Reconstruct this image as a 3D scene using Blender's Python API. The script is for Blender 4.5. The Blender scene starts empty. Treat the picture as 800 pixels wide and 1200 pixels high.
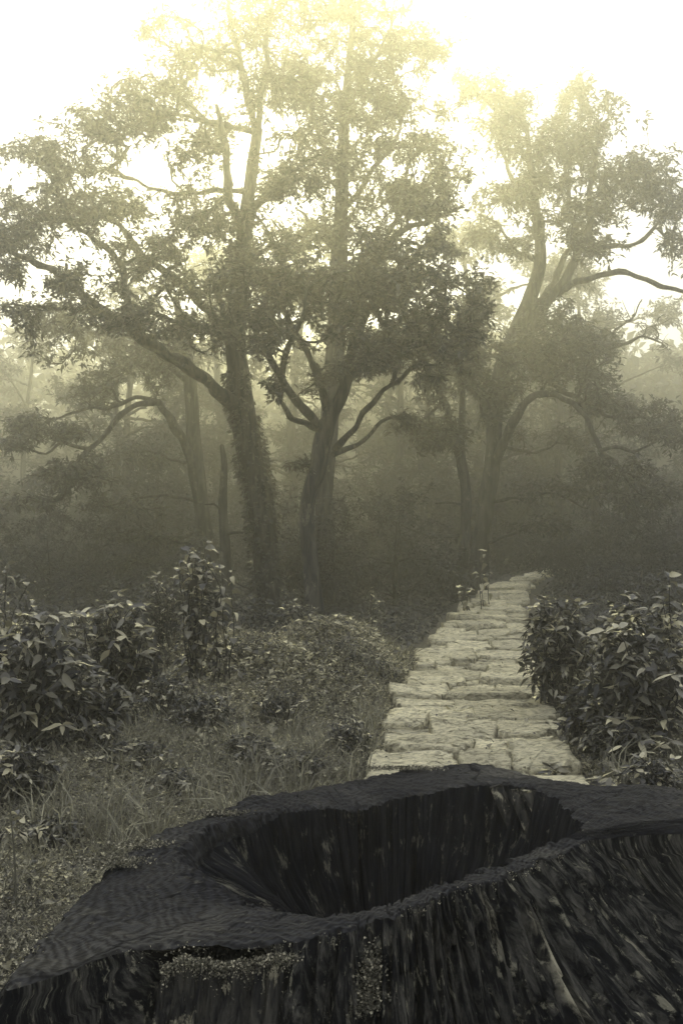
import bpy, math
import numpy as np
from mathutils import Vector, Matrix, noise as mnoise

scene = bpy.context.scene
COL = scene.collection
R = math.radians
rng = np.random.default_rng(11)

# ------------------------------------------------------------------ camera
CAM_H = 1.6
cam_data = bpy.data.cameras.new('camera')
cam = bpy.data.objects.new('camera', cam_data)
COL.objects.link(cam)
cam.location = (0, 0, CAM_H)
cam.rotation_euler = (R(90), 0, 0)
cam_data.sensor_fit = 'VERTICAL'
cam_data.sensor_height = 24.0
cam_data.lens = 12.0 / math.tan(R(25))
cam_data.clip_start = 0.05
cam_data.clip_end = 1000
scene.camera = cam
FPX = 1287.0

# ------------------------------------------------------------------ sky, sun, exposure
SUN_EL, SUN_AZ = R(25), R(-2)          # azimuth from +Y, negative = to the left
w = bpy.data.worlds.new('World')
scene.world = w
w.use_nodes = True
wn, wl = w.node_tree.nodes, w.node_tree.links
wn.clear()
wo = wn.new('ShaderNodeOutputWorld')
bg = wn.new('ShaderNodeBackground')
sky = wn.new('ShaderNodeTexSky')
sky.sky_type = 'NISHITA'
sky.sun_disc = False
sky.sun_elevation = SUN_EL
sky.sun_rotation = SUN_AZ
sky.dust_density = 8.0
sky.air_density = 1.0
bw = wn.new('ShaderNodeRGBToBW')
tint = wn.new('ShaderNodeMix'); tint.data_type = 'RGBA'; tint.blend_type = 'MULTIPLY'
tint.inputs[0].default_value = 1.0
tint.inputs[7].default_value = (0.95, 1.0, 1.08, 1)
flat = wn.new('ShaderNodeMix'); flat.data_type = 'RGBA'
flat.inputs[0].default_value = 0.95
# overcast sky: three times as bright overhead as at the horizon (CIE overcast), all round
wtc = wn.new('ShaderNodeTexCoord')
wsep = wn.new('ShaderNodeSeparateXYZ')
wmr = wn.new('ShaderNodeMapRange')
wmr.inputs[3].default_value = 0.333
wmr.inputs[4].default_value = 1.0
wcol = wn.new('ShaderNodeMix'); wcol.data_type = 'RGBA'; wcol.blend_type = 'MULTIPLY'
wcol.inputs[0].default_value = 1.0
wcol.inputs[6].default_value = (11.0, 11.1, 11.4, 1)
wl.new(wtc.outputs['Generated'], wsep.inputs[0])
wl.new(wsep.outputs[2], wmr.inputs[0])
wl.new(wmr.outputs[0], wcol.inputs[7])
wl.new(wcol.outputs[2], flat.inputs[7])
wl.new(sky.outputs[0], bw.inputs[0])
wl.new(bw.outputs[0], tint.inputs[6])
wl.new(tint.outputs[2], flat.inputs[6])
wl.new(flat.outputs[2], bg.inputs[0])
bg.inputs[1].default_value = 0.06
wl.new(bg.outputs[0], wo.inputs[0])

sun_d = bpy.data.lights.new('sun', 'SUN')
sun_d.energy = 1.5
sun_d.angle = R(18)
sun_d.color = (1.0, 0.92, 0.46)
sun = bpy.data.objects.new('sun', sun_d)
COL.objects.link(sun)
sdir = Vector((math.sin(SUN_AZ) * math.cos(SUN_EL), math.cos(SUN_AZ) * math.cos(SUN_EL), math.sin(SUN_EL)))
sun.rotation_euler = (-sdir).to_track_quat('-Z', 'Y').to_euler()

scene.view_settings.view_transform = 'Standard'
scene.view_settings.look = 'None'
scene.view_settings.exposure = 1.4
scene.view_settings.gamma = 1.0
scene.render.engine = 'CYCLES'
cy = scene.cycles
cy.use_denoising = True
try:
    cy.denoiser = 'OPENIMAGEDENOISE'
    cy.denoising_input_passes = 'RGB_ALBEDO_NORMAL'
except Exception:
    pass
cy.max_bounces = 5
cy.diffuse_bounces = 2
cy.glossy_bounces = 1
cy.transmission_bounces = 3
cy.volume_bounces = 1
cy.sample_clamp_indirect = 4
cy.use_adaptive_sampling = True
cy.adaptive_threshold = 0.02

# ------------------------------------------------------------------ haze (the air of the place)
HAZE_DENSITY = 0.0110
HAZE_BOX = (-92, 92, -22, 132, -1.2, 12.8)


def build_haze():
    x0, x1, y0, y1, z0, z1 = HAZE_BOX
    v = [(x, y, z) for z in (z0, z1) for y in (y0, y1) for x in (x0, x1)]
    f = [(0, 2, 3, 1), (4, 5, 7, 6), (0, 1, 5, 4), (2, 6, 7, 3), (0, 4, 6, 2), (1, 3, 7, 5)]
    me = bpy.data.meshes.new('haze')
    me.from_pydata(v, [], f)
    o = bpy.data.objects.new('haze', me)
    COL.objects.link(o)
    m = bpy.data.materials.new('haze')
    m.use_nodes = True
    n, l = m.node_tree.nodes, m.node_tree.links
    n.clear()
    out = n.new('ShaderNodeOutputMaterial')
    pv = n.new('ShaderNodeVolumePrincipled')
    pv.inputs['Color'].default_value = (0.97, 0.968, 0.93, 1)
    pv.inputs['Density'].default_value = HAZE_DENSITY
    pv.inputs['Density Attribute'].default_value = ''
    pv.inputs['Color Attribute'].default_value = ''
    pv.inputs['Temperature Attribute'].default_value = ''
    pv.inputs['Anisotropy'].default_value = 0.855
    l.new(pv.outputs[0], out.inputs['Volume'])
    me.materials.append(m)
    o['kind'] = 'stuff'
    o['label'] = 'pale yellowish morning mist filling the woodland'
    return o


# ------------------------------------------------------------------ materials
def new_mat(name):
    m = bpy.data.materials.new(name)
    m.use_nodes = True
    n, l = m.node_tree.nodes, m.node_tree.links
    n.clear()
    return m, n, l


def ramp(n, stops):
    r = n.new('ShaderNodeValToRGB')
    e = r.color_ramp.elements
    while len(e) < len(stops):
        e.new(0.5)
    for i, (p, c) in enumerate(stops):
        e[i].position = p
        e[i].color = (c[0], c[1], c[2], 1)
    return r


def mapping(n, l, scale, coord='Object'):
    tc = n.new('ShaderNodeTexCoord') if coord == 'Object' else n.new('ShaderNodeNewGeometry')
    mp = n.new('ShaderNodeMapping')
    mp.inputs['Scale'].default_value = scale
    l.new(tc.outputs['Object' if coord == 'Object' else 'Position'], mp.inputs[0])
    return mp


def noise_tex(n, l, vec, scale, detail=4, rough=0.6, dist=0.0):
    t = n.new('ShaderNodeTexNoise')
    t.inputs['Scale'].default_value = scale
    t.inputs['Detail'].default_value = detail
    t.inputs['Roughness'].default_value = rough
    t.inputs['Distortion'].default_value = dist
    if vec is not None:
        l.new(vec, t.inputs['Vector'])
    return t


def mat_leaf(name, c_dark, c_light, rough=0.45, trans=0.28, spec=0.4):
    m, n, l = new_mat(name)
    out = n.new('ShaderNodeOutputMaterial')
    geo = n.new('ShaderNodeNewGeometry')
    oi = n.new('ShaderNodeObjectInfo')
    add = n.new('ShaderNodeMath'); add.operation = 'ADD'
    fr = n.new('ShaderNodeMath'); fr.operation = 'FRACT'
    l.new(geo.outputs['Random Per Island'], add.inputs[0])
    l.new(oi.outputs['Random'], add.inputs[1])
    l.new(add.outputs[0], fr.inputs[0])
    r = ramp(n, [(0.0, c_dark), (0.6, [.7 * a + .3 * b for a, b in zip(c_dark, c_light)]), (1.0, c_light)])
    l.new(fr.outputs[0], r.inputs[0])
    mp = mapping(n, l, (1, 1, 1), 'Position')
    nz = noise_tex(n, l, mp.outputs[0], 1.3, 2)
    mx = n.new('ShaderNodeMix'); mx.data_type = 'RGBA'; mx.blend_type = 'MULTIPLY'
    mx.inputs[0].default_value = 0.6
    r2 = ramp(n, [(0.3, (0.55, 0.55, 0.58)), (0.7, (1.15, 1.15, 1.08))])
    l.new(nz.outputs[0], r2.inputs[0])
    l.new(r.outputs[0], mx.inputs[6])
    l.new(r2.outputs[0], mx.inputs[7])
    p = n.new('ShaderNodeBsdfPrincipled')
    p.inputs['Roughness'].default_value = rough
    p.inputs['Specular IOR Level'].default_value = spec
    t = n.new('ShaderNodeBsdfTranslucent')
    l.new(mx.outputs[2], p.inputs['Base Color'])
    l.new(mx.outputs[2], t.inputs['Color'])
    ms = n.new('ShaderNodeMixShader')
    ms.inputs[0].default_value = trans
    l.new(p.outputs[0], ms.inputs[1])
    l.new(t.outputs[0], ms.inputs[2])
    l.new(ms.outputs[0], out.inputs[0])
    return m


def mat_bark(name, dark, light, lichen, zs=0.18, sc=9.0, lich_amt=0.62, bump=0.6, lz=0.55, lsc=0.55, pale=None, grain=False):
    m, n, l = new_mat(name)
    out = n.new('ShaderNodeOutputMaterial')
    p = n.new('ShaderNodeBsdfPrincipled')
    p.inputs['Roughness'].default_value = 0.9
    p.inputs['Specular IOR Level'].default_value = 0.08
    mp = mapping(n, l, (1, 1, zs), 'Position')
    if grain:
        ga = n.new('ShaderNodeAttribute'); ga.attribute_name = 'grain'
        l.new(ga.outputs['Vector'], mp.inputs[0])
    a = noise_tex(n, l, mp.outputs[0], sc, 9 if grain else 6, 0.72 if grain else 0.65, 0.35 if grain else 0.6)
    r = ramp(n, [(0.47, dark), (0.74, light)] if grain else [(0.40, dark), (0.66, light)])
    l.new(a.outputs[0], r.inputs[0])
    mp2 = mapping(n, l, (1, 1, lz), 'Position')
    if grain:
        l.new(ga.outputs['Vector'], mp2.inputs[0])
    b = noise_tex(n, l, mp2.outputs[0], sc * lsc, 7, 0.7, 0.3)
    r2 = ramp(n, [(lich_amt - 0.02, (0, 0, 0)), (lich_amt + 0.05, (1, 1, 1))])
    l.new(b.outputs[0], r2.inputs[0])
    mx = n.new('ShaderNodeMix'); mx.data_type = 'RGBA'
    l.new(r2.outputs[0], mx.inputs[0])
    l.new(r.outputs[0], mx.inputs[6])
    mx.inputs[7].default_value = (*lichen, 1)
    col = mx.outputs[2]
    if pale:
        # bared wood: patches with their own outline, stored on the mesh, broken up along the grain
        at = n.new('ShaderNodeAttribute'); at.attribute_name = 'bared'
        ml = n.new('ShaderNodeMath'); ml.operation = 'MULTIPLY'
        rp = ramp(n, [(0.42, (0, 0, 0)), (0.56, (1, 1, 1))])
        l.new(a.outputs[0], rp.inputs[0])
        l.new(at.outputs['Fac'], ml.inputs[0]); l.new(rp.outputs[0], ml.inputs[1])
        m4 = n.new('ShaderNodeMix'); m4.data_type = 'RGBA'
        l.new(ml.outputs[0], m4.inputs[0]); l.new(col, m4.inputs[6])
        m4.inputs[7].default_value = (*pale, 1)
        col = m4.outputs[2]
    l.new(col, p.inputs['Base Color'])
    bp = n.new('ShaderNodeBump')
    bp.inputs['Strength'].default_value = bump
    bp.inputs['Distance'].default_value = 0.03
    l.new(a.outputs[0], bp.inputs['Height'])
    l.new(bp.outputs[0], p.inputs['Normal'])
    l.new(p.outputs[0], out.inputs[0])
    return m


def mat_stone():
    m, n, l = new_mat('weathered_stone')
    out = n.new('ShaderNodeOutputMaterial')
    p = n.new('ShaderNodeBsdfPrincipled')
    p.inputs['Roughness'].default_value = 0.9
    p.inputs['Specular IOR Level'].default_value = 0.25
    mp = mapping(n, l, (.55, 1.2, 1), 'Position')
    a = noise_tex(n, l, mp.outputs[0], 5.0, 8, 0.72, 0.4)
    b = noise_tex(n, l, mp.outputs[0], 34.0, 6, 0.75)
    r = ramp(n, [(0.30, (0.22, 0.213, 0.165)), (0.48, (0.64, 0.605, 0.43)), (0.70, (0.79, 0.75, 0.54))])
    l.new(a.outputs[0], r.inputs[0])
    r2 = ramp(n, [(0.41, (0.06, 0.06, 0.055)), (0.53, (1, 1, 1))])
    l.new(b.outputs[0], r2.inputs[0])
    mx = n.new('ShaderNodeMix'); mx.data_type = 'RGBA'; mx.blend_type = 'MULTIPLY'
    mx.inputs[0].default_value = 0.62
    l.new(r.outputs[0], mx.inputs[6]); l.new(r2.outputs[0], mx.inputs[7])
    oi = n.new('ShaderNodeObjectInfo')
    hv = n.new('ShaderNodeMapRange')
    hv.inputs[3].default_value = 0.78; hv.inputs[4].default_value = 1.22
    l.new(oi.outputs['Random'], hv.inputs[0])
    m2 = n.new('ShaderNodeMix'); m2.data_type = 'RGBA'; m2.blend_type = 'MULTIPLY'
    m2.inputs[0].default_value = 1.0
    l.new(mx.outputs[2], m2.inputs[6]); l.new(hv.outputs[0], m2.inputs[7])
    l.new(m2.outputs[2], p.inputs['Base Color'])
    ad = n.new('ShaderNodeMath'); ad.operation = 'ADD'
    l.new(a.outputs[0], ad.inputs[0]); l.new(b.outputs[0], ad.inputs[1])
    bp = n.new('ShaderNodeBump')
    bp.inputs['Strength'].default_value = 1.0
    bp.inputs['Distance'].default_value = 0.05
    l.new(ad.outputs[0], bp.inputs['Height'])
    l.new(bp.outputs[0], p.inputs['Normal'])
    l.new(p.outputs[0], out.inputs[0])
    return m


def mat_soil():
    m, n, l = new_mat('leaf_litter_soil')
    out = n.new('ShaderNodeOutputMaterial')
    p = n.new('ShaderNodeBsdfPrincipled')
    p.inputs['Roughness'].default_value = 0.95
    mp = mapping(n, l, (1, 1, 1), 'Position')
    a = noise_tex(n, l, mp.outputs[0], 14.0, 8, 0.75)
    r = ramp(n, [(0.35, (0.018, 0.018, 0.017)), (0.6, (0.055, 0.052, 0.040)), (0.8, (0.10, 0.095, 0.070))])
    l.new(a.outputs[0], r.inputs[0])
    l.new(r.outputs[0], p.inputs['Base Color'])
    bp = n.new('ShaderNodeBump')
    bp.inputs['Strength'].default_value = 0.8
    bp.inputs['Distance'].default_value = 0.04
    l.new(a.outputs[0], bp.inputs['Height'])
    l.new(bp.outputs[0], p.inputs['Normal'])
    l.new(p.outputs[0], out.inputs[0])
    return m


def mat_cut_wood():
    """weathered end grain: growth rings follow the 'ring' attribute of the mesh"""
    m, n, l = new_mat('weathered_end_grain')
    out = n.new('ShaderNodeOutputMaterial')
    p = n.new('ShaderNodeBsdfPrincipled')
    p.inputs['Roughness'].default_value = 0.9
    p.inputs['Specular IOR Level'].default_value = 0.1
    at = n.new('ShaderNodeAttribute'); at.attribute_name = 'ring'
    mp = mapping(n, l, (1, 1, 1), 'Position')
    wob = noise_tex(n, l, mp.outputs[0], 3.5, 5, 0.6)
    ad = n.new('ShaderNodeMath'); ad.operation = 'MULTIPLY_ADD'
    ad.inputs[1].default_value = 0.22
    l.new(wob.outputs[0], ad.inputs[0]); l.new(at.outputs['Fac'], ad.inputs[2])
    ml = n.new('ShaderNodeMath'); ml.operation = 'MULTIPLY'; ml.inputs[1].default_value = 260.0
    l.new(ad.outputs[0], ml.inputs[0])
    sn = n.new('ShaderNodeMath'); sn.operation = 'SINE'
    l.new(ml.outputs[0], sn.inputs[0])
    big = noise_tex(n, l, mp.outputs[0], 2.2, 6, 0.65, 0.5)
    rb = ramp(n, [(0.32, (0.007, 0.0075, 0.010)), (0.55, (0.017, 0.0175, 0.019)), (0.75, (0.050, 0.049, 0.043))])
    l.new(big.outputs[0], rb.inputs[0])
    rr = n.new('ShaderNodeMapRange')
    rr.inputs[1].default_value = -1; rr.inputs[2].default_value = 1
    rr.inputs[3].default_value = 0.5; rr.inputs[4].default_value = 1.5
    l.new(sn.outputs[0], rr.inputs[0])
    mx = n.new('ShaderNodeMix'); mx.data_type = 'RGBA'; mx.blend_type = 'MULTIPLY'
    mx.inputs[0].default_value = 1
    l.new(rb.outputs[0], mx.inputs[6]); l.new(rr.outputs[0], mx.inputs[7])
    # worn pale flecks
    fl = noise_tex(n, l, mp.outputs[0], 26, 5, 0.75)
    rf = ramp(n, [(0.60, (0, 0, 0)), (0.72, (1, 1, 1))])
    l.new(fl.outputs[0], rf.inputs[0])
    m3 = n.new('ShaderNodeMix'); m3.data_type = 'RGBA'
    l.new(rf.outputs[0], m3.inputs[0])
    l.new(mx.outputs[2], m3.inputs[6]); m3.inputs[7].default_value = (0.075, 0.073, 0.06, 1)
    l.new(m3.outputs[2], p.inputs['Base Color'])
    wv = n.new('ShaderNodeTexWave'); wv.inputs['Scale'].default_value = 26; wv.inputs['Distortion'].default_value = 2.5
    wv.inputs['Detail'].default_value = 3; wv.inputs['Detail Scale'].default_value = 2.0
    mw = n.new('ShaderNodeMapping'); mw.inputs['Rotation'].default_value = (0, 0, 0.9)
    l.new(mp.outputs[0], mw.inputs[0]); l.new(mw.outputs[0], wv.inputs[0])
    ww = n.new('ShaderNodeMath'); ww.operation = 'MULTIPLY_ADD'; ww.inputs[1].default_value = 0.5
    l.new(wv.outputs['Fac'], ww.inputs[0]); l.new(fl.outputs[0], ww.inputs[2])
    sm = n.new('ShaderNodeMath'); sm.operation = 'MULTIPLY_ADD'; sm.inputs[1].default_value = 0.25
    l.new(sn.outputs[0], sm.inputs[0]); l.new(ww.outputs[0], sm.inputs[2])
    bp = n.new('ShaderNodeBump')
    bp.inputs['Strength'].default_value = 0.55
    bp.inputs['Distance'].default_value = 0.006
    l.new(sm.outputs[0], bp.inputs['Height'])
    l.new(bp.outputs[0], p.inputs['Normal'])
    l.new(p.outputs[0], out.inputs[0])
    return m


M_LEAF_TREE = mat_leaf('tree_leaf', (0.034, 0.037, 0.040), (0.105, 0.105, 0.078), 0.5, 0.30)
M_LEAF_FAR = mat_leaf('far_leaf', (0.030, 0.034, 0.042), (0.062, 0.064, 0.060), 0.6, 0.25)
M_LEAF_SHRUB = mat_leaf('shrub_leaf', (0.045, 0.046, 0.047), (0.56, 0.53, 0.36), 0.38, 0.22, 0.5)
M_LEAF_SHADED = mat_leaf('shrub_leaf_shaded', (0.010, 0.012, 0.016), (0.19, 0.185, 0.14), 0.45, 0.25)  # darker copy of the shrub leaf: shade inside the bush put into the colour
M_COVER = mat_leaf('ground_cover_leaf', (0.03, 0.031, 0.034), (0.60, 0.57, 0.39), 0.5, 0.25)
M_GRASS = mat_leaf('grass_blade', (0.12, 0.118, 0.09), (0.36, 0.35, 0.25), 0.55, 0.25)
M_BARK = mat_bark('tree_bark', (0.016, 0.018, 0.022), (0.085, 0.082, 0.070), (0.13, 0.127, 0.10), 0.16, 14.0, 0.60, 1.0)
M_TWIG = mat_bark('twig_bark', (0.028, 0.028, 0.028), (0.06, 0.058, 0.05), (0.09, 0.088, 0.07))
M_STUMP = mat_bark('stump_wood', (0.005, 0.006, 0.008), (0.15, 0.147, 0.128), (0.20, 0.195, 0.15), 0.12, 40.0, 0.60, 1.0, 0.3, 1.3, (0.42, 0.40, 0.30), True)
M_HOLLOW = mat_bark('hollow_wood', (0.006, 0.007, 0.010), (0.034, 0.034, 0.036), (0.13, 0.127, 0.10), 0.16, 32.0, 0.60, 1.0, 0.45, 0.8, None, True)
M_SLAB = mat_bark('pale_broken_wood', (0.010, 0.011, 0.013), (0.075, 0.073, 0.062), (0.30, 0.285, 0.21), 0.22, 24.0, 0.585, 1.0)
M_LICHEN = mat_leaf('lichen', (0.05, 0.05, 0.042), (0.46, 0.44, 0.33), 0.9, 0.05, 0.1)
M_CUT = mat_cut_wood()
M_STONE = mat_stone()
M_SOIL = mat_soil()


# ------------------------------------------------------------------ helpers
def P(px, py, d):
    """a point of the place from its direction in the photograph and its own distance d along Y"""
    return np.array([(px - 400.0) / FPX * d, d, CAM_H - (py - 600.0) / FPX * d])


def on_plane(px, py, z):
    d = (CAM_H - z) * FPX / (py - 600.0)
    return np.array([(px - 400.0) / FPX * d, d, z])


def mesh_np(name, verts, faces, mat, smooth=False):
    me = bpy.data.meshes.new(name)
    verts = np.ascontiguousarray(verts, dtype=np.float32)
    if isinstance(faces, np.ndarray):
        faces = [faces]
    faces = [f for f in faces if len(f)]
    me.vertices.add(len(verts))
    me.vertices.foreach_set('co', verts.ravel())
    nl = sum(f.size for f in faces)
    npoly = sum(len(f) for f in faces)
    me.loops.add(nl)
    me.loops.foreach_set('vertex_index', np.concatenate([f.ravel() for f in faces]).astype(np.int32))
    me.polygons.add(npoly)
    tot = np.concatenate([np.full(len(f), f.shape[1]) for f in faces])
    st = np.concatenate([[0], np.cumsum(tot)[:-1]])
    me.polygons.foreach_set('loop_start', st.astype(np.int32))
    me.polygons.foreach_set('loop_total', tot.astype(np.int32))
    if smooth:
        me.polygons.foreach_set('use_smooth', np.ones(npoly, dtype=bool))
    me.update(calc_edges=True)
    me.validate()
    me.materials.append(mat)
    return me


def link(name, me, parent=None, kind=None):
    o = bpy.data.objects.new(name, me)
    COL.objects.link(o)
    if parent is not None:
        o.parent = parent
    if kind:
        o['kind'] = kind
    return o


def thing(name, label, cat, loc=(0, 0, 0), group=None):
    o = bpy.data.objects.new(name, None)
    o.empty_display_size = 0.2
    COL.objects.link(o)
    o.location = Vector([float(c) for c in loc])
    o['label'] = label
    o['category'] = cat
    if group:
        o['group'] = group
    return o


def copy_thing(root, loc, rotz, scale, label, group):
    r = root.copy()
    COL.objects.link(r)
    r.location = loc
    r.rotation_euler = (0, 0, rotz)
    r.scale = scale
    r['label'] = label
    r['group'] = group
    for ch in list(root.children):
        c = ch.copy()
        COL.objects.link(c)
        c.parent = r
    return r


def norm(a):
    return a / np.maximum(np.linalg.norm(a, axis=-1, keepdims=True), 1e-9)


def smooth_line(pts, step):
    """Catmull-Rom through pts (n,k), resampled at about step"""
    pts = np.asarray(pts, float)
    if len(pts) < 2:
        return pts
    p = np.vstack([2 * pts[0] - pts[1], pts, 2 * pts[-1] - pts[-2]])
    out = []
    for i in range(1, len(p) - 2):
        a, b, c, d = p[i - 1], p[i], p[i + 1], p[i + 2]
        k = max(1, int(round(np.linalg.norm((c - b)[:3]) / step)))
        t = (np.arange(k) / k)[:, None]
        out.append(0.5 * (2 * b + (c - a) * t + (2 * a - 5 * b + 4 * c - d) * t ** 2 + (3 * b - a - 3 * c + d) * t ** 3))
    out.append(p[-2][None])
    return np.vstack(out)


class Tubes:
    def __init__(self):
        self.v, self.f, self.n = [], [], 0

    def add(self, pts, rad, sides=5, rough=0.0, seed=0.0, cap=True):
        pts = np.asarray(pts, float)
        rad = np.asarray(rad, float)
        n = len(pts)
        if n < 2:
            return
        t = norm(np.gradient(pts, axis=0))
        m = norm((pts[-1] - pts[0])[None])[0]
        ref = np.array([1.0, 0.1, 0]) if abs(m[0]) < 0.7 else np.array([0.1, 1.0, 0.2])
        a = norm(np.cross(t, ref))
        b = np.cross(t, a)
        ang = np.arange(sides) * 2 * np.pi / sides
        rr = np.repeat(rad[:, None], sides, 1)
        if rough > 0:
            for i in range(n):
                for j in range(sides):
                    q = Vector((math.cos(ang[j]) * 2.2 + seed, math.sin(ang[j]) * 2.2, pts[i, 2] * 1.1 + pts[i, 0] * 0.5))
                    rr[i, j] *= 1 + rough * (mnoise.noise(q) + 0.6 * mnoise.noise(q * 2.7))
        v = pts[:, None] + rr[..., None] * (np.cos(ang)[None, :, None] * a[:, None] + np.sin(ang)[None, :, None] * b[:, None])
        idx = self.n + np.arange(n * sides).reshape(n, sides)
        nx = np.roll(idx, -1, 1)
        q = np.stack([idx[:-1], nx[:-1], nx[1:], idx[1:]], -1).reshape(-1, 4)
        self.v.append(v.reshape(-1, 3))
        self.f.append(q)
        self.n += n * sides
        if cap:
            self.v.append((pts[-1] + t[-1] * rad[-1])[None])
            tri = np.stack([idx[-1], nx[-1], np.full(sides, self.n), np.full(sides, self.n)], -1)
            self.f.append(tri)
            self.n += 1

    def mesh(self, name, mat, origin=None):
        v = np.vstack(self.v)
        f = np.vstack(self.f)
        if origin is not None:
            v = v - np.asarray(origin)
        q = f[f[:, 2] != f[:, 3]]
        t = f[f[:, 2] == f[:, 3]][:, :3]
        return mesh_np(name, v, [q, t], mat, True)


def leaf_arrays(pos, axis, length, width, rg, fold=0.25, droop=0.0):
    """folded two-triangle leaves"""
    n = len(pos)
    axis = norm(axis)
    up = np.tile(np.array([0, 0, 1.0]), (n, 1)) + rg.normal(0, 0.45, (n, 3))
    side = norm(np.cross(axis, up))
    nor = np.cross(side, axis)
    L = length[:, None]
    W = width[:, None]
    mid = pos + axis * L * 0.45
    l_ = mid + side * W * 0.5 + nor * W * fold
    r_ = mid - side * W * 0.5 + nor * W * fold
    tip = pos + axis * L - np.array([0, 0, 1.0]) * L * droop
    v = np.stack([pos, l_, tip, r_], 1).reshape(-1, 3)
    b = np.arange(n)[:, None] * 4
    f = np.concatenate([b + np.array([[0, 2, 1]]), b + np.array([[0, 3, 2]])], 0)
    return v, f


def cluster_leaves(tips, dirs, per, length, rg, spread=1.0, droop=0.35, wr=0.36):
    """whorls of leaves about twig ends"""
    n = len(tips)
    pos = np.repeat(tips, per, 0)
    d = np.repeat(norm(dirs), per, 0)
    rnd = rg.normal(0, 1, (n * per, 3))
    rnd[:, 2] *= 0.55
    ax = d * 0.55 + norm(rnd) * spread
    ax[:, 2] -= droop * rg.random(n * per)
    pos = pos + rg.normal(0, 0.25, (n * per, 3)) * length
    L = length * rg.uniform(0.6, 1.2, n * per)
    return leaf_arrays(pos, ax, L, L * wr * rg.uniform(0.8, 1.2, n * per), rg, 0.22, 0.12)


# path centre line (X at each distance Y)
PATH_Y = .9375 * np.array([5.2, 6.75, 7.92, 10.3, 12.1, 14.7, 18.7, 22.9, 26.4, 29.4, 33.0, 38.0, 44.0])
PATH_X = .9375 * np.array([0.72, 0.81, 0.93, 1.23, 1.48, 1.87, 2.59, 3.43, 4.40, 5.40, 6.9, 9.6, 13.5])
PATH_W = .9375 * np.array([1.30, 1.29, 1.27, 1.36, 1.33, 1.24, 1.08, 0.9, 0.62, 0.46, 0.36, 0.3, 0.3])


def path_x(y):
    return np.interp(y, PATH_Y, PATH_X)


def ground_z(x, y):
    x = np.asarray(x, float); y = np.asarray(y, float)
    t = np.clip((y - 35) / 22.0, 0, 1)
    s = t * t * (3 - 2 * t)
    z = 6.7 * s * (1 + 0.08 * np.sin(x * 0.11 + 1.0) + 0.05 * np.sin(x * 0.23))
    near = np.clip((np.abs(x - path_x(y)) - 0.7) / 1.0, 0, 1)
    z = z + near * (0.05 * np.sin(x * 1.7 + y * 0.6) * np.sin(y * 1.1 - 0.5 * x) + 0.03 * np.sin(3.1 * x + 1.2) * np.sin(2.3 * y))
    return z


# ------------------------------------------------------------------ ground and path
def build_ground():
    xs = np.concatenate([np.linspace(-90, -13, 36), np.linspace(-12, 14, 105), np.linspace(15, 90, 36)])
    ys = np.concatenate([np.linspace(-20, -2, 10), np.linspace(-1, 40, 165), np.linspace(41, 130, 60)])
    X, Y = np.meshgrid(xs, ys)
    Z = ground_z(X, Y)
    v = np.stack([X, Y, Z], -1).reshape(-1, 3)
    nx, ny = len(xs), len(ys)
    idx = np.arange(nx * ny).reshape(ny, nx)
    q = np.stack([idx[:-1, :-1], idx[:-1, 1:], idx[1:, 1:], idx[1:, :-1]], -1).reshape(-1, 4)
    o = link('ground', mesh_np('ground', v, q, M_SOIL, True), kind='structure')
    o['label'] = 'dark woodland soil under the plants rising to a misty hill'


def stone_mesh(wid, dep, thick, seed, detail):
    """a worn flat slab with an uneven outline, rounded shoulders and a lumpy top"""
    rg = np.random.default_rng(seed)
    nang, rings = (64, 9) if detail else (22, 4)
    th = np.arange(nang) * 2 * np.pi / nang
    e = 0.27
    c, s = np.cos(th), np.sin(th)
    ox = np.sign(c) * np.abs(c) ** e * wid / 2
    oy = np.sign(s) * np.abs(s) ** e * dep / 2
    jit = np.array([mnoise.noise(Vector((math.cos(t) * 1.6 + seed * 3.7, math.sin(t) * 1.6, seed))) +
                    0.5 * mnoise.noise(Vector((math.cos(t) * 5 + seed, math.sin(t) * 5, 3.3))) for t in th])
    jit = jit + 0.35 * np.array([mnoise.noise(Vector((math.cos(t) * 12 + seed, math.sin(t) * 12, 7.3))) for t in th])
    ox = ox + 0.05 * jit
    oy = oy + min(.07, .17 * dep) * np.roll(jit, 7)
    v = []
    prof = [(1.0, -thick), (1.0, -0.45 * thick), (0.99, -0.13 * thick)] + \
        [(0.955 * (1 - k / rings), 0.0) for k in range(rings)]
    tilt = rg.normal(0, 0.02, 2)
    for k, (fr, z) in enumerate(prof):
        for i in range(nang):
            x, y = ox[i] * fr, oy[i] * fr
            zz = z
            q = Vector((x * 4 + seed * 1.3, y * 6.5, seed * 0.7))
            nv = mnoise.noise(q) + 0.55 * mnoise.noise(q * 2.3) + 0.3 * mnoise.noise(q * 5.1)
            if k >= 2:
                zz += 0.026 * nv + x * tilt[0] + y * tilt[1] 
            else:
                x *= 1 + 0.02 * nv; y *= 1 + 0.03 * nv
            v.append((x, y, zz))
    v.append((0, 0, 0.012))
    npf = len(prof)
    idx = np.arange(npf * nang).reshape(npf, nang)
    nx = np.roll(idx, -1, 1)
    q = np.stack([idx[:-1], nx[:-1], nx[1:], idx[1:]], -1).reshape(-1, 4)
    t = np.stack([idx[-1], nx[-1], np.full(nang, npf * nang)], -1)
    return mesh_np('stone', np.array(v), [q, t], M_STONE, True)


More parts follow.
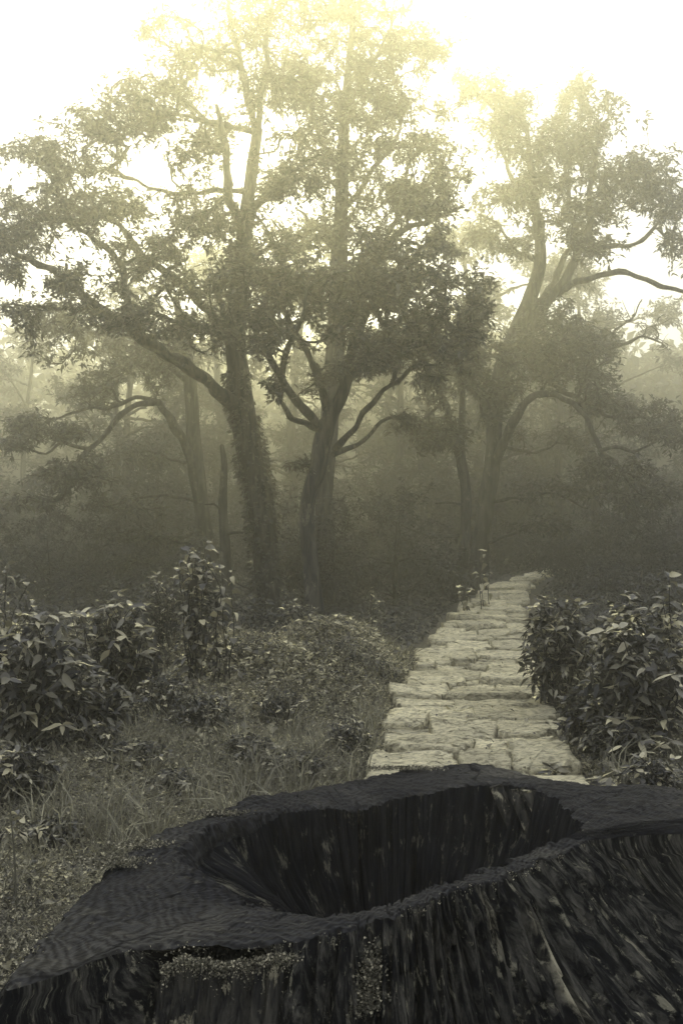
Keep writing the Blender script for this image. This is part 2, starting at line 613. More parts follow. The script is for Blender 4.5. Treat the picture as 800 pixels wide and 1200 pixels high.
def build_path():
    ys = np.linspace(4.6, 33, 120)
    cx = path_x(ys)
    hw = np.interp(ys, PATH_Y, PATH_W) / 2 + 0.05
    cols = np.linspace(-1, 1, 6)
    v = np.stack([cx[:, None] + hw[:, None] * cols[None], np.repeat(ys[:, None], 6, 1), np.zeros((len(ys), 6))], -1)
    v[..., 2] = 0.012 + np.maximum(0, ground_z(v[..., 0], v[..., 1]))
    v[:, 0, 2] -= 0.03; v[:, -1, 2] -= 0.03
    idx = np.arange(len(ys) * 6).reshape(len(ys), 6)
    q = np.stack([idx[:-1, :-1], idx[:-1, 1:], idx[1:, 1:], idx[1:, :-1]], -1).reshape(-1, 4)
    path = link('stone_path', mesh_np('stone_path', v.reshape(-1, 3), q, M_SOIL, True), kind='structure')
    path['label'] = 'pale stone path of worn slabs winding into the misty wood'
    rg = np.random.default_rng(5)
    y, row = 5.15, 0
    while y < 31:
        dep = rg.uniform(0.26, 0.56) * (1.0 if y < 16 else 1.35)
        yc = y + dep / 2
        x = path_x(yc)
        slope = (path_x(yc + 0.5) - path_x(yc - 0.5))
        W = np.interp(yc, PATH_Y, PATH_W)
        k = int(rg.choice([1, 2, 2, 3, 3, 4])) if y < 20 else int(rg.choice([1, 2, 2]))
        cuts = np.concatenate([[0], np.sort((np.arange(1, k) + rg.uniform(-0.36, 0.36, k - 1)) / k), [1]])
        lo, hi = -W / 2 + rg.uniform(-0.07, 0.05), W / 2 + rg.uniform(-0.05, 0.07)
        for j in range(k):
            a = lo + (hi - lo) * cuts[j]; b = lo + (hi - lo) * cuts[j + 1]
            wd = (b - a) - 0.012
            dj = dep * rg.uniform(0.86, 1.22)
            th = rg.uniform(0.08, 0.11)
            me = stone_mesh(wd + .0, max(.18, dj - .03), th + 0.06, int(rg.integers(1, 9999)), y < 13)
            o = link('stone', me, path)
            xx = x + (a + b) / 2
            o.location = (xx, yc + (a + b) / 2 * -0.0 + rg.uniform(-0.05, 0.05), 0.045 + th * 0.5 + rg.uniform(-0.03, 0.045) + float(max(0, ground_z(xx, yc))))
            o.rotation_euler = (rg.normal(0.02, 0.022), rg.normal(0, 0.016), -math.atan(slope) * 0.55 + rg.normal(0, 0.03))
        y += dep + rg.uniform(-0.005, 0.02)
        row += 1


# ------------------------------------------------------------------ the stump
STUMP_Z = 0.5
OUT_PX = [(8, 1158), (30, 1118), (62, 1085), (108, 1035), (165, 990), (235, 957), (330, 930), (430, 911), (505, 898), (565, 894),
          (615, 903), (690, 921), (755, 922), (815, 932), (880, 945), (905, 962), (860, 972), (800, 962), (735, 965), (700, 978),
          (650, 1000), (600, 1022), (510, 1052), (440, 1078), (400, 1090), (330, 1102), (260, 1108), (195, 1108), (140, 1118), (95, 1130), (45, 1150)]
CAV_PX = [(228, 992), (240, 975), (270, 963), (330, 950), (420, 944), (480, 929), (540, 921), (600, 918), (640, 932), (668, 950), (682, 964),
          (664, 979), (600, 1004), (520, 1037), (440, 1062), (385, 1072), (325, 1060), (275, 1040), (240, 1015)]
SC = np.array([0.17, 3.62])


def polar_outline(px, n):
    """closed outline in the plane of the cut, sampled at n even angles round SC"""
    pts = np.array([on_plane(x, y, STUMP_Z)[:2] for x, y in px])
    p = np.vstack([pts[-2:], pts, pts[:3]])
    cr = smooth_line(np.hstack([p, np.zeros((len(p), 1))]), 0.02)[:, :2] - SC
    ang = np.arctan2(cr[:, 1], cr[:, 0])
    rad = np.hypot(cr[:, 0], cr[:, 1])
    o = np.argsort(ang)
    th = -np.pi + (np.arange(n) + 0.5) * 2 * np.pi / n
    a3 = np.concatenate([ang[o] - 2 * np.pi, ang[o], ang[o] + 2 * np.pi])
    r3 = np.tile(rad[o], 3)
    return th, np.interp(th, a3, r3)


def fbm(x, y, z, octv=3):
    s, a = 0.0, 1.0
    for _ in range(octv):
        s += a * mnoise.noise(Vector((x, y, z)))
        x *= 2.1; y *= 2.1; z *= 2.1; a *= 0.55
    return s


def grid_faces(nr, na, flip=False):
    idx = np.arange(nr * na).reshape(nr, na)
    nx = np.roll(idx, -1, 1)
    q = np.stack([idx[:-1], nx[:-1], nx[1:], idx[1:]], -1).reshape(-1, 4)
    return q[:, ::-1] if flip else q


def build_stump():
    NA = 1500
    th, ro = polar_outline(OUT_PX, NA)
    _, rc = polar_outline(CAV_PX, NA)
    C, S = np.cos(th), np.sin(th)
    jag = np.array([fbm(c * 14, s * 14, 0.3, 3) for c, s in zip(C, S)])
    jag2 = np.array([fbm(c * 30, s * 30, 5.3, 2) for c, s in zip(C, S)])
    jag3 = np.array([fbm(c * 75, s * 75, 1.3, 2) for c, s in zip(C, S)])
    ro = ro + 0.016 * jag + 0.010 * jag2 + 0.006 * jag3
    rc = rc + 0.026 * np.roll(jag, 200) + 0.020 * np.roll(jag2, 77) + 0.012 * np.roll(jag3, 40)
    rc = np.minimum(rc, ro - 0.05)
    # the notch cut into the near side behind the broken slab
    px_ang = lambda px, py: math.atan2(on_plane(px, py, STUMP_Z)[1] - SC[1], on_plane(px, py, STUMP_Z)[0] - SC[0])
    a0, a1 = px_ang(150, 1116), px_ang(325, 1103)
    notch = np.clip((th - a0) / 0.03, 0, 1) * np.clip((a1 - th) / 0.05, 0, 1)
    front = np.exp(-((th - px_ang(640, 1003)) / 0.5) ** 2)
    rside = np.exp(-((th - px_ang(815, 963)) / 0.28) ** 2) + np.exp(-((th - px_ang(905, 962)) / 0.35) ** 2)
    root = thing('tree_stump', 'huge hollow weathered tree stump with dark cut top in front of the stone path', 'tree stump', (SC[0], SC[1], 0))

    # cut top between the hollow's edge and the outer edge
    rings = 34
    v, ringv = [], []
    for k in range(rings):
        t = k / (rings - 1)
        te = t
        r = rc + (ro - rc) * te
        for i in range(NA):
            x, y = r[i] * C[i], r[i] * S[i]
            z = STUMP_Z + 0.024 * fbm(x * 2.2, y * 2.2, 1.0, 3) + 0.007 * fbm(x * 9, y * 9, 2.0, 2) + 0.003 * fbm(x * 40, y * 40, 2.0, 2)
            z += 0.010 * max(0.0, fbm(x * 5 + 2 * y, y * 12 - 5 * x, 6.0, 2))
            left = max(0.0, -x - 0.35)
            edge_in = max(0.0, 1 - te / 0.25)
            z -= 0.012 * edge_in ** 4 + 0.09 * edge_in ** 1.5 * min(1, left * 2.5)
            if t > 0.93:
                z -= 0.008 * ((t - 0.93) / 0.07) ** 2
            # radial drying cracks
            cr = mnoise.noise(Vector((C[i] * 11 + 3, S[i] * 11, te * 0.4)))
            lim = 0.020 * max(0.0, mnoise.noise(Vector((x * 3, y * 3, 8.1))) + 0.35)
            if abs(cr) < lim:
                z -= 0.035 * (1 - abs(cr) / lim) * (0.3 + 0.7 * te)
            # saw marks
            z += 0.0018 * math.sin((x * 0.6 + y) * 150 + 4 * cr)
            v.append((x, y, z))
            ringv.append(math.hypot(x / 1.25, y) if False else r[i] / ro[i] * 0.5 + r[i] * 0.25)
    top_edge_out = np.array(v[-NA:])
    top_edge_in = np.array(v[:NA])
    me = mesh_np('cut_top', np.array(v), grid_faces(rings, NA), M_CUT, True)
    at = me.attributes.new('ring', 'FLOAT', 'POINT')
    at.data.foreach_set('value', np.array(ringv, dtype=np.float32))
    link('cut_top', me, root)

    # hollow: steep fibrous walls down to a crumbled floor
    HR = 46
    hv, hg = [], []
    depth = 0.46
    for k in range(HR):
        t = k / (HR - 1)                       # 0 at the edge, 1 at the centre
        for i in range(NA):
            leftness = max(0.0, -C[i]) * (1 if S[i] < 0.45 else 0.6)
            steep = 6.0 - 4.4 * leftness + 1.5 * fbm(C[i] * 3, S[i] * 3, 2.0, 2)
            fr = 1 - t
            z = top_edge_in[i, 2] - depth * (1 - .45 * leftness * fr) * (1 - max(0.0, fr) ** steep)
            rr = rc[i] * fr
            amt = min(1, t * 8) * fr
            fib = fbm(C[i] * 16, S[i] * 16, z * 1.6, 3) + 0.5 * mnoise.noise(Vector((C[i] * 48, S[i] * 48, z * 2.5)))
            rr += (0.036 * fib + 0.05 * fbm(C[i] * 4 + 2, S[i] * 4, z * 3.2, 3) + 0.018 * (1 if fbm(C[i] * 8, S[i] * 8 + 4, z * 7, 2) > 0.1 else 0)) * amt
            x, y = rr * C[i], rr * S[i]
            if t > 0.25:
                z += 0.06 * fbm(x * 6, y * 6, 4.0, 4) * min(1, (t - 0.25) * 4)
            if k == 0:
                x, y, z = top_edge_in[i]
            hv.append((x, y, z))
            hg.append((rc[i] * C[i], rc[i] * S[i], z - 1.2 * max(0, t - .3)))
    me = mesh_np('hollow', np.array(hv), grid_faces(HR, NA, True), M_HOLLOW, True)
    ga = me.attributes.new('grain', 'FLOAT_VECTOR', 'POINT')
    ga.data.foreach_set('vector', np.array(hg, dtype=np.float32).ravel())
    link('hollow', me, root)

    # outer side with root flare, vertical fibres and flaking plates
    OR = 64
    sv, bared, grain = [], [], []
    streaks = [(px_ang(715, 975), .030, .43, .06, .10), (px_ang(745, 968), .025, .36, .09, .16), (px_ang(560, 1035), .018, .40, .05, .06), (px_ang(590, 1025), .02, .25, .10, .10), (px_ang(660, 1000), .012, .3, .12, .08), (px_ang(310, 1104), .03, .3, .1, .0)]
    for k in range(OR):
        t = k / (OR - 1)
        zt = STUMP_Z * (1 - t) - 0.06 * t
        for i in range(NA):
            if k == 0:
                sv.append(tuple(top_edge_out[i])); bared.append(0.0); grain.append((ro[i] * C[i], ro[i] * S[i], top_edge_out[i, 2])); continue
            z = top_edge_out[i, 2] * (1 - t) - 0.06 * t
            butt = mnoise.noise(Vector((C[i] * 2.2, S[i] * 2.2, 7.7)))
            fl = (0.05 * t + (0.20 + 0.16 * butt + 0.16 * front[i] + 0.20 * rside[i]) * t ** 1.3)
            lean = th[i] + 0.10 * t * front[i]
            c2, s2 = C[i], S[i]
            fib = fbm(c2 * 15, s2 * 15, z * 0.9, 3)
            fine = fbm(c2 * 46, s2 * 46, z * 2.2, 2)
            ridge = 1 - abs(mnoise.noise(Vector((c2 * 24, s2 * 24, z * 0.7 + 9)))) * 2
            plate = fbm(c2 * 9, s2 * 9, z * 6, 2)
            am = min(1, t * 9)
            dr = am * (0.028 * fib + 0.018 * fine + 0.008 * mnoise.noise(Vector((c2 * 95, s2 * 95, z * 5))) + 0.030 * max(0, ridge) ** 2 + 0.014 * (1 if plate > 0.15 else 0))
            dr -= 0.13 * notch[i] * min(1, t * 14) * (1 - 0.5 * t)
            r = ro[i] + fl + dr
            sv.append((r * math.cos(lean), r * math.sin(lean), z))
            grain.append((ro[i] * c2 * (1 + .25 * t), ro[i] * s2 * (1 + .25 * t), z))
            bared.append(min(1.0, sum(1.1 * math.exp(-((th[i] - a_ - sl * (zc - z)) / (wd * (1 + .5 * fib))) ** 2 - ((z - zc) / (zw * (1.3 + .6 * fine))) ** 2) for a_, wd, zc, zw, sl in streaks)))
    me = mesh_np('bark_side', np.array(sv), grid_faces(OR, NA, True), M_STUMP, True)
    ga = me.attributes.new('grain', 'FLOAT_VECTOR', 'POINT')
    ga.data.foreach_set('vector', np.array(grain, dtype=np.float32).ravel())
    at = me.attributes.new('bared', 'FLOAT', 'POINT')
    at.data.foreach_set('value', np.array(bared, dtype=np.float32))
    link('bark_side', me, root)

    # the broken slab standing off the near side, pale along its torn top
    slab_tops = []
    for (pa, pb, zt, off) in (((190, 1112), (272, 1108), 0.468, 0.042), ((268, 1108), (352, 1100), 0.464, 0.036)):
        b0, b1 = px_ang(*pa), px_ang(*pb)
        na, nz, th_k = 60, 44, 0.03
        outer, inner = np.zeros((nz, na, 3)), np.zeros((nz, na, 3))
        for j in range(na):
            a = b0 + (b1 - b0) * j / (na - 1)
            rbase = np.interp(a, th, ro) + off
            topz = zt + 0.012 * fbm(j * 0.16, pa[0], 0.5, 3) - 0.02 * (abs(j / (na - 1) - 0.5) * 2) ** 6
            for k in range(nz):
                t = k / (nz - 1)
                z = topz * (1 - t) - 0.05 * t
                fib = fbm(j * 0.22 + pa[0], z * 1.5, 3.0, 3) * 0.018 + fbm(j * 0.5, z * 9, pa[0], 3) * 0.010
                fl = 0.05 * t + 0.20 * t ** 1.7
                eg = (abs(j / (na - 1) - 0.5) * 2) ** 8 * 0.02
                ro_ = rbase + fl + fib - eg - 0.012 * max(0, 1 - t * 20)
                outer[k, j] = (ro_ * math.cos(a), ro_ * math.sin(a), z)
                ri = rbase + fl - th_k + 0.3 * fib
                inner[k, j] = (ri * math.cos(a), ri * math.sin(a), z - 0.004)
        slab_tops.append((outer[0] + inner[0]) / 2)
        vv = np.concatenate([outer.reshape(-1, 3), inner.reshape(-1, 3)])
        io = np.arange(nz * na).reshape(nz, na); ii = io + nz * na
        qs = [np.stack([io[:-1, :-1], io[1:, :-1], io[1:, 1:], io[:-1, 1:]], -1).reshape(-1, 4),
              np.stack([ii[:-1, :-1], ii[:-1, 1:], ii[1:, 1:], ii[1:, :-1]], -1).reshape(-1, 4),
              np.stack([io[0, :-1], io[0, 1:], ii[0, 1:], ii[0, :-1]], -1),
              np.stack([io[:-1, 0], ii[:-1, 0], ii[1:, 0], io[1:, 0]], -1),
              np.stack([io[:-1, -1], io[1:, -1], ii[1:, -1], ii[:-1, -1]], -1)]
        o = link('bark_slab', mesh_np('bark_slab', vv, qs, M_SLAB, True), root)
        o['label'] = 'pale torn bark slab split off the near side'

    # long splinters leaning on the far right wall of the hollow
    rg = np.random.default_rng(29)
    for k in range(6):
        a_ = on_plane(560 + 19 * k, 916 + 3.2 * k, STUMP_Z - .01); b_ = on_plane(602 + 15 * k, 1000 - 7 * k, STUMP_Z - .30)
        a_[1] -= .03; b_[1] = a_[1] - .10 - .02 * k; b_[0] = a_[0] + .12 + rg.uniform(-.02, .03); b_[2] = .16 + .03 * k
        m = 26
        wd = rg.uniform(.022, .04)
        vv = []
        for q in range(m):
            t = q / (m - 1)
            c = a_ + (b_ - a_) * t - np.array([SC[0], SC[1], 0])
            for (sx, sy) in ((-1, -.5), (-.3, -.9), (.4, -.6), (1, -.2), (1, .6), (-1, .5)):
                nn = fbm(sx * 3 + k, t * 2.2, sy * 3, 3)
                vv.append((c[0] + wd * sx * (1 + .3 * nn) * (1 - .5 * t ** 3), c[1] + wd * .7 * sy + .012 * nn, c[2] + .014 * nn + (.02 * mnoise.noise(Vector((sx * 4, k, 1.7))) if q == 0 else 0)))
        q4 = grid_faces(m, 6)
        o = link('splinter', mesh_np('splinter', np.array(vv), [q4, np.arange(6)[None]], M_SLAB, False), root)

    # lichen and moss crusts: small crinkled flakes sitting on the wood
    def crust(cx, cy, cz, rx, rz, n, ang=None, flat=False):
        rg = np.random.default_rng(int(abs(cx * 1000) + abs(cz * 777)) + n)
        c0 = np.array([cx - SC[0], cy - SC[1]])
        pos, ax = [], []
        for _ in range(n):
            if flat:
                q = rg.normal(0, 1, 2) * np.array([rx, rz])
                x, y = c0 + q
                z = cz + rg.uniform(0, 0.012)
                nrm = np.array([0, 0, 1.0])
            else:
                a = math.atan2(c0[1], c0[0]) + rg.normal(0, rx)
                z = cz + rg.normal(0, rz)
                t = np.clip((STUMP_Z - z) / 0.56, 0, 1)
                r = np.interp(a, th, ro) + 0.05 * t + 0.2 * t ** 1.7 + 0.16 * np.interp(a, th, front) * t ** 1.7 + rg.uniform(0.005, 0.04)
                x, y = r * math.cos(a), r * math.sin(a)
                nrm = np.array([math.cos(a), math.sin(a), 0.4])
            pos.append((x, y, z)); ax.append(nrm * 0.7 + rg.normal(0, 0.7, 3))
        L = rg.uniform(0.004, 0.011, n)
        return leaf_arrays(np.array(pos), np.array(ax), L, L * 0.9, rg, 0.3)

    vs, fs, nv = [], [], 0
    spots = []
    p = on_plane(437, 1080, STUMP_Z); spots.append((p[0], p[1], 0.36, 0.022, 0.035, 1800, False))
    p = on_plane(430, 1082, STUMP_Z); spots.append((p[0], p[1], 0.31, 0.04, 0.010, 1000, False))
    p = on_plane(640, 1005, STUMP_Z); spots.append((p[0], p[1], 0.30, 0.06, 0.02, 300, False))
    p = on_plane(128, 1012, STUMP_Z); spots.append((p[0], p[1], 0.50, 0.05, 0.022, 1500, True))
    p = on_plane(165, 992, STUMP_Z); spots.append((p[0], p[1], 0.50, 0.04, 0.02, 900, True))
    p = on_plane(250, 955, STUMP_Z); spots.append((p[0], p[1], 0.50, 0.06, 0.016, 800, True))
    p = on_plane(470, 905, STUMP_Z); spots.append((p[0], p[1], 0.51, 0.09, 0.012, 800, True))
    p = on_plane(40, 1105, STUMP_Z); spots.append((p[0], p[1], 0.49, 0.04, 0.03, 700, True))
    rg = np.random.default_rng(23)
    for tops in slab_tops:
        n = 2600
        q = tops[rg.integers(0, len(tops), n)] + rg.normal(0, .007, (n, 3)) * np.array([1, 1, .6]) + np.array([0, -.006, .002])
        dn = rg.random(n) < .35
        q[dn, 2] -= rg.exponential(.018, dn.sum()); q[dn, 1] -= .012
        L = rg.uniform(.003, .008, n)
        a, b = leaf_arrays(q, rg.normal(0, 1, (n, 3)) + np.array([0, -.4, .5]), L, L * .9, rg, .3)
        vs.append(a); fs.append(b + nv); nv += len(a)
    near = [i for i in range(NA) if th[i] < -0.15 and th[i] > -2.75]
    n = 1700
    ii = np.array(near)[rg.integers(0, len(near), n)]
    ii = ii[np.array([fbm(C[i] * 9, S[i] * 9, 3.0, 2) > -.05 for i in ii])]
    q = top_edge_out[ii] + rg.normal(0, .006, (len(ii), 3)); q[:, 2] -= rg.exponential(.012, len(ii)) - .004
    q[:, :2] += np.stack([C[ii], S[ii]], -1) * .006
    L = rg.uniform(.003, .007, len(ii))
    a, b = leaf_arrays(q, rg.normal(0, 1, q.shape) + np.stack([C[ii], S[ii], .3 + 0 * C[ii]], -1), L, L * .8, rg, .3)
    vs.append(a); fs.append(b + nv); nv += len(a)
    for s in spots:
        a, b = crust(*s[:6], flat=s[6])
        vs.append(a); fs.append(b + nv); nv += len(a)
    link('lichen', mesh_np('lichen', np.vstack(vs), np.vstack(fs), M_LICHEN), root, 'stuff')
    return root


# ------------------------------------------------------------------ trees
class Tree:
    def __init__(self, name, label, D, seed, leaf=0.13, cat='tree', group=None):
        self.D, self.rg, self.leaf = D, np.random.default_rng(seed), leaf
        self.pos, self.par, self.rad, self.kind = [], [], [], []
        self.lines = []
        self.args = (name, label, cat, group)
        self.tips = []
        self.dense = 1.0 if group else 1.5

    def w(self, px, py, dd=0.0):
        return P(px, py, self.D + dd)

    def limb(self, pts, r0, r1=None, name='branch', wob=0.02):
        """pts: (px, py[, depth offset]); r0, r1 radii in photo pixels, or pts carry the radius as 4th value"""
        s = self.D / FPX
        arr = []
        n = len(pts)
        for i, p in enumerate(pts):
            dd = p[2] if len(p) > 2 else 0.0
            r = p[3] * s if len(p) > 3 else (r0 + ((r1 if r1 is not None else r0) - r0) * i / (n - 1)) * s
            arr.append(np.concatenate([self.w(p[0], p[1], dd), [r]]))
        l = smooth_line(np.array(arr), 0.10)
        k = len(l)
        ph = self.rg.uniform(0, 9, 3)
        if name != 'trunk':
            for c in range(3):
                l[:, c] += (wob * np.sin(np.arange(k) * 0.55 + ph[c]) + 0.6 * wob * np.sin(np.arange(k) * 1.45 + 2 * ph[c])) * np.minimum(1, np.arange(k) / 6)
            l[:, 3] *= 1 + 0.10 * np.sin(np.arange(k) * 0.9 + ph[0]) + self.rg.normal(0, .06, k)
        par = -1
        if self.pos:
            A = np.array(self.pos)
            par = int(np.argmin(((A - l[0, :3]) ** 2).sum(1)))
        start = len(self.pos)
        if name != 'trunk':
            l[:, 3] *= .85
        for i in range(k):
            self.pos.append(l[i, :3]); self.par.append(par if i == 0 else start + i - 1)
            self.rad.append(max(l[i, 3], 0.004)); self.kind.append(0)
        self.lines.append((name, l))
        return self

    def grow(self, blobs, step=0.13, jitter=0.05):
        """blobs: (px, py, rx, ry, depth radius in m, count[, depth offset]); twigs reach out from the limbs to points in them"""
        rg = self.rg
        att = []
        for b in blobs:
            n = int(b[5] * self.dense)
            m = max(2, n // 7)
            c = norm(rg.normal(0, 1, (m, 3))) * (rg.random((m, 1)) ** 0.4)
            q = c[rg.integers(0, m, n)] + rg.normal(0, 0.30, (n, 3)) * np.array([1, 1, .7])
            q[:, 2] += 0.12 * np.sin(q[:, 0] * 5 + b[0])
            dd = (b[6] if len(b) > 6 else 0.0) + q[:, 1] * b[4]
            att.append(np.array([self.w(b[0] + q[i, 0] * b[2], b[1] - q[i, 2] * b[3], dd[i]) for i in range(n)]))
        att = np.vstack(att)
        base = np.array(self.pos)
        d2 = np.array([((base - a) ** 2).sum(1).min() for a in att])
        att = att[np.argsort(d2)]
        cap = len(base) + len(att) * 30
        pos = np.zeros((cap, 3)); pos[:len(base)] = base
        dirs = np.zeros((cap, 3))
        par = np.full(cap, -1); par[:len(base)] = self.par
        n = len(base)
        for i in range(n):
            dirs[i] = pos[i] - pos[par[i]] if par[i] >= 0 else (0, 0, 1)
        dirs[:n] = norm(dirs[:n])
        low = pos[:n, 2].min() + 1.0
        for a in att:
            dv = a - pos[:n]
            dist = np.sqrt((dv ** 2).sum(1)) + 1e-6
            cosn = (dv * dirs[:n]).sum(1) / dist
            cost = dist * (1.25 - 0.35 * cosn) + np.where(pos[:n, 2] < low, 5.0, 0)
            j = int(np.argmin(cost))
            if n + 40 > cap:
                break
            k = max(2, int(dist[j] / step))
            k = min(k, 28)
            t = (np.arange(1, k + 1) / k)[:, None]
            c = pos[j] + dirs[j] * dist[j] * 0.38 + np.array([0, 0, 0.06 * dist[j]])
            line = (1 - t) ** 2 * pos[j] + 2 * t * (1 - t) * c + t ** 2 * a
            if k > 2:
                line[:-1] += rg.normal(0, jitter * 0.5, (k - 1, 3))
            prev = j
            for p in line:
                pos[n] = p; par[n] = prev
                dirs[n] = norm((p - pos[prev])[None])[0]
                prev = n; n += 1
            self.tips.append(n - 1)
        self.npos, self.npar, self.ndir, self.nskel = pos[:n], par[:n], dirs[:n], len(base)
        return self

    def build(self, per=9, ends=3, twig_r=0.0055, trunk_sides=22, leaf_mat=None, spread=1.0, droop=0.35, rough=0.20, bare=False):
        name, label, cat, group = self.args
        base = np.array(self.lines[0][1][0, :3])
        gz = float(ground_z(base[0], base[1]))
        base[2] = gz
        root = thing(name, label, cat, base, group)
        self.root = root
        for i, (nm, l) in enumerate(self.lines):
            T = Tubes()
            pts, r = l[:, :3].copy(), l[:, 3].copy()
            if i == 0:
                z0 = pts[0, 2]
                if z0 > gz - 0.2:
                    ext = np.linspace(gz - 0.25, z0, 6)[:-1]
                    e = np.stack([np.full(5, pts[0, 0]), np.full(5, pts[0, 1]), ext], -1)
                    pts = np.vstack([e, pts]); r = np.concatenate([np.full(5, r[0]), r])
                h = pts[:, 2] - gz
                r = r * (1 + 0.45 * np.exp(-np.maximum(h, 0) / 0.22))
                T.add(pts, r, trunk_sides, rough, self.D)
            else:
                T.add(pts, r, 9 if r[0] > 0.05 else 6, rough * 0.6 if r[0] > 0.04 else 0, self.D + i)
            link(nm, T.mesh(nm, M_BARK, base), root)
        if not self.tips:
            return root
        pos, par, ns = self.npos, self.npar, self.nskel
        n = len(pos)
        load = np.zeros(n)
        for t in self.tips:
            load[t] += 1
        nch = np.zeros(n, int)
        best = np.full(n, -1)
        for i in range(n - 1, ns - 1, -1):
            p = par[i]
            if p >= 0:
                load[p] += load[i]
                nch[p] += 1
        for i in range(ns, n):
            p = par[i]
            if p >= ns and (best[p] < 0 or load[i] > load[best[p]]):
                best[p] = i
        rad = twig_r * np.power(np.maximum(load, 1), 0.42)
        T = Tubes()
        for i in range(ns, n):
            p = par[i]
            if p >= ns and best[p] == i:
                continue
            ch = [i]
            while best[ch[-1]] >= 0:
                ch.append(best[ch[-1]])
            pts = np.vstack([pos[p], pos[ch]])
            rr = np.concatenate([[rad[i]], rad[ch]])
            rr[-1] *= 0.6
            T.add(pts, rr, 3 if rr[0] < 0.012 else (4 if rr[0] < 0.02 else 6), cap=False)
        link('twigs', T.mesh('twigs', M_TWIG, base), root, 'stuff')
        if bare:
            return root
        tips = np.array(self.tips)
        a, d = pos[tips], self.ndir[tips]
        tp, td = [a], [d]
        cur = tips.copy()
        for e in range(ends - 1):
            nxt = par[cur]
            ok = nxt >= ns
            cur = np.where(ok, nxt, cur)
            tp.append(pos[cur] + self.rg.normal(0, 0.05 + 0.03 * e, (len(tips), 3)))
            td.append(self.ndir[cur] + self.rg.normal(0, 0.4, (len(tips), 3)))
        v, f = cluster_leaves(np.vstack(tp), np.vstack(td), per, self.leaf, self.rg, spread, droop)
        link('crown', mesh_np('crown', v - base, f, leaf_mat or M_LEAF_TREE), root, 'stuff')
        return root


def tree_1():
    t = Tree('oak_tree', 'tall ivy-clad tree with thick leaning trunk and a long limb reaching far left', 15.5, 101, 0.10)
    t.limb([(332, 775, 0, 18), (323, 720, 0, 16.5), (316, 680, 0, 15.5), (312, 645, 0, 15), (305, 590, 0, 15.5), (293, 530, 0, 15), (283, 472, 0, 14), (279, 435, 0, 12.5),
            (276, 405, 0, 12), (277, 370, 0, 11), (281, 330, 0, 10), (286, 280, 0, 9), (291, 230, 0.1, 7.5), (297, 185, 0.1, 6.5), (302, 150, 0.2, 5.5)], 1, name='trunk')
    t.limb([(281, 480, -0.1, 10), (262, 465, -0.3, 9.5), (235, 440, -0.6, 8.5), (200, 418, -0.8, 8), (165, 395, -0.9, 7), (130, 372, -1.0, 6.5), (95, 345, -1.0, 5.5),
            (70, 322, -1.0, 5), (40, 307, -1.0, 4), (0, 287, -0.9, 3), (-35, 272, -0.8, 2)], 1)
    t.limb([(158, 390, -0.9), (149, 352, -0.7), (145, 318, -0.5), (122, 288, -0.3), (95, 270, 0), (60, 250, 0.2)], 6, 2.2)
    t.limb([(268, 400, 0.2), (245, 365, 0.5), (220, 340, 0.8), (165, 295, 1.0), (130, 257, 1.0), (90, 247, 1.0), (55, 230, 1.0)], 7, 2.2)
    t.limb([(277, 400, 0), (250, 390, -0.5), (228, 380, -0.9), (190, 372, -1.4), (140, 352, -1.8)], 6, 2)
    t.limb([(286, 275, 0), (272, 240, -0.3), (266, 200, -0.5), (262, 165, -0.6), (256, 120, -0.7)], 8, 3)
    t.limb([(300, 160, 0.1), (292, 120, 0), (280, 70, 0), (272, 30, 0), (264, -15, 0)], 5, 2)
    t.limb([(302, 150, 0.1), (308, 100, 0.2), (312, 50, 0.3), (318, 0, 0.4), (322, -30, 0.4)], 5, 2)
    t.limb([(296, 245, 0), (325, 215, 0.3), (345, 200, 0.5), (372, 182, 0.8)], 6, 2)
    t.limb([(300, 155, 0), (270, 147, -0.2), (230, 140, -0.3), (185, 128, -0.4)], 5, 2)
    t.limb([(292, 225, 0), (262, 222, 0.3), (225, 228, 0.5), (190, 222, 0.7), (155, 212, 0.8)], 4.5, 2)
    t.limb([(276, 395, 0.1), (262, 372, 0.2), (258, 340, 0.4), (268, 300, 0.6)], 7, 3)
    t.grow([(20, 275, 50, 30, 1.0, 60, -0.8), (55, 235, 65, 32, 1.2, 90), (55, 185, 60, 32, 1.2, 80, .3), (130, 150, 60, 34, 1.2, 90, .3), (180, 110, 60, 38, 1.2, 90),
            (235, 170, 45, 45, 1.2, 70), (120, 245, 60, 26, 1.1, 70), (185, 300, 65, 36, 1.2, 90), (85, 335, 45, 22, .9, 45, -.9), (245, 330, 55, 40, 1.2, 90),
            (245, 250, 50, 40, 1.2, 70), (255, 60, 70, 60, 1.3, 80), (320, 30, 70, 60, 1.3, 90), (335, 120, 50, 55, 1.2, 80), (340, 205, 55, 40, 1.2, 80),
            (170, 372, 65, 22, .9, 60, -1.2), (230, 395, 45, 20, .8, 40, -.8), (15, 325, 20, 14, .5, 16, -.9), (185, 60, 45, 35, 1.0, 26), (310, 280, 50, 35, 1.0, 60), (30, 380, 50, 30, .8, 30, -.6)])
    return t.build(6, 3)


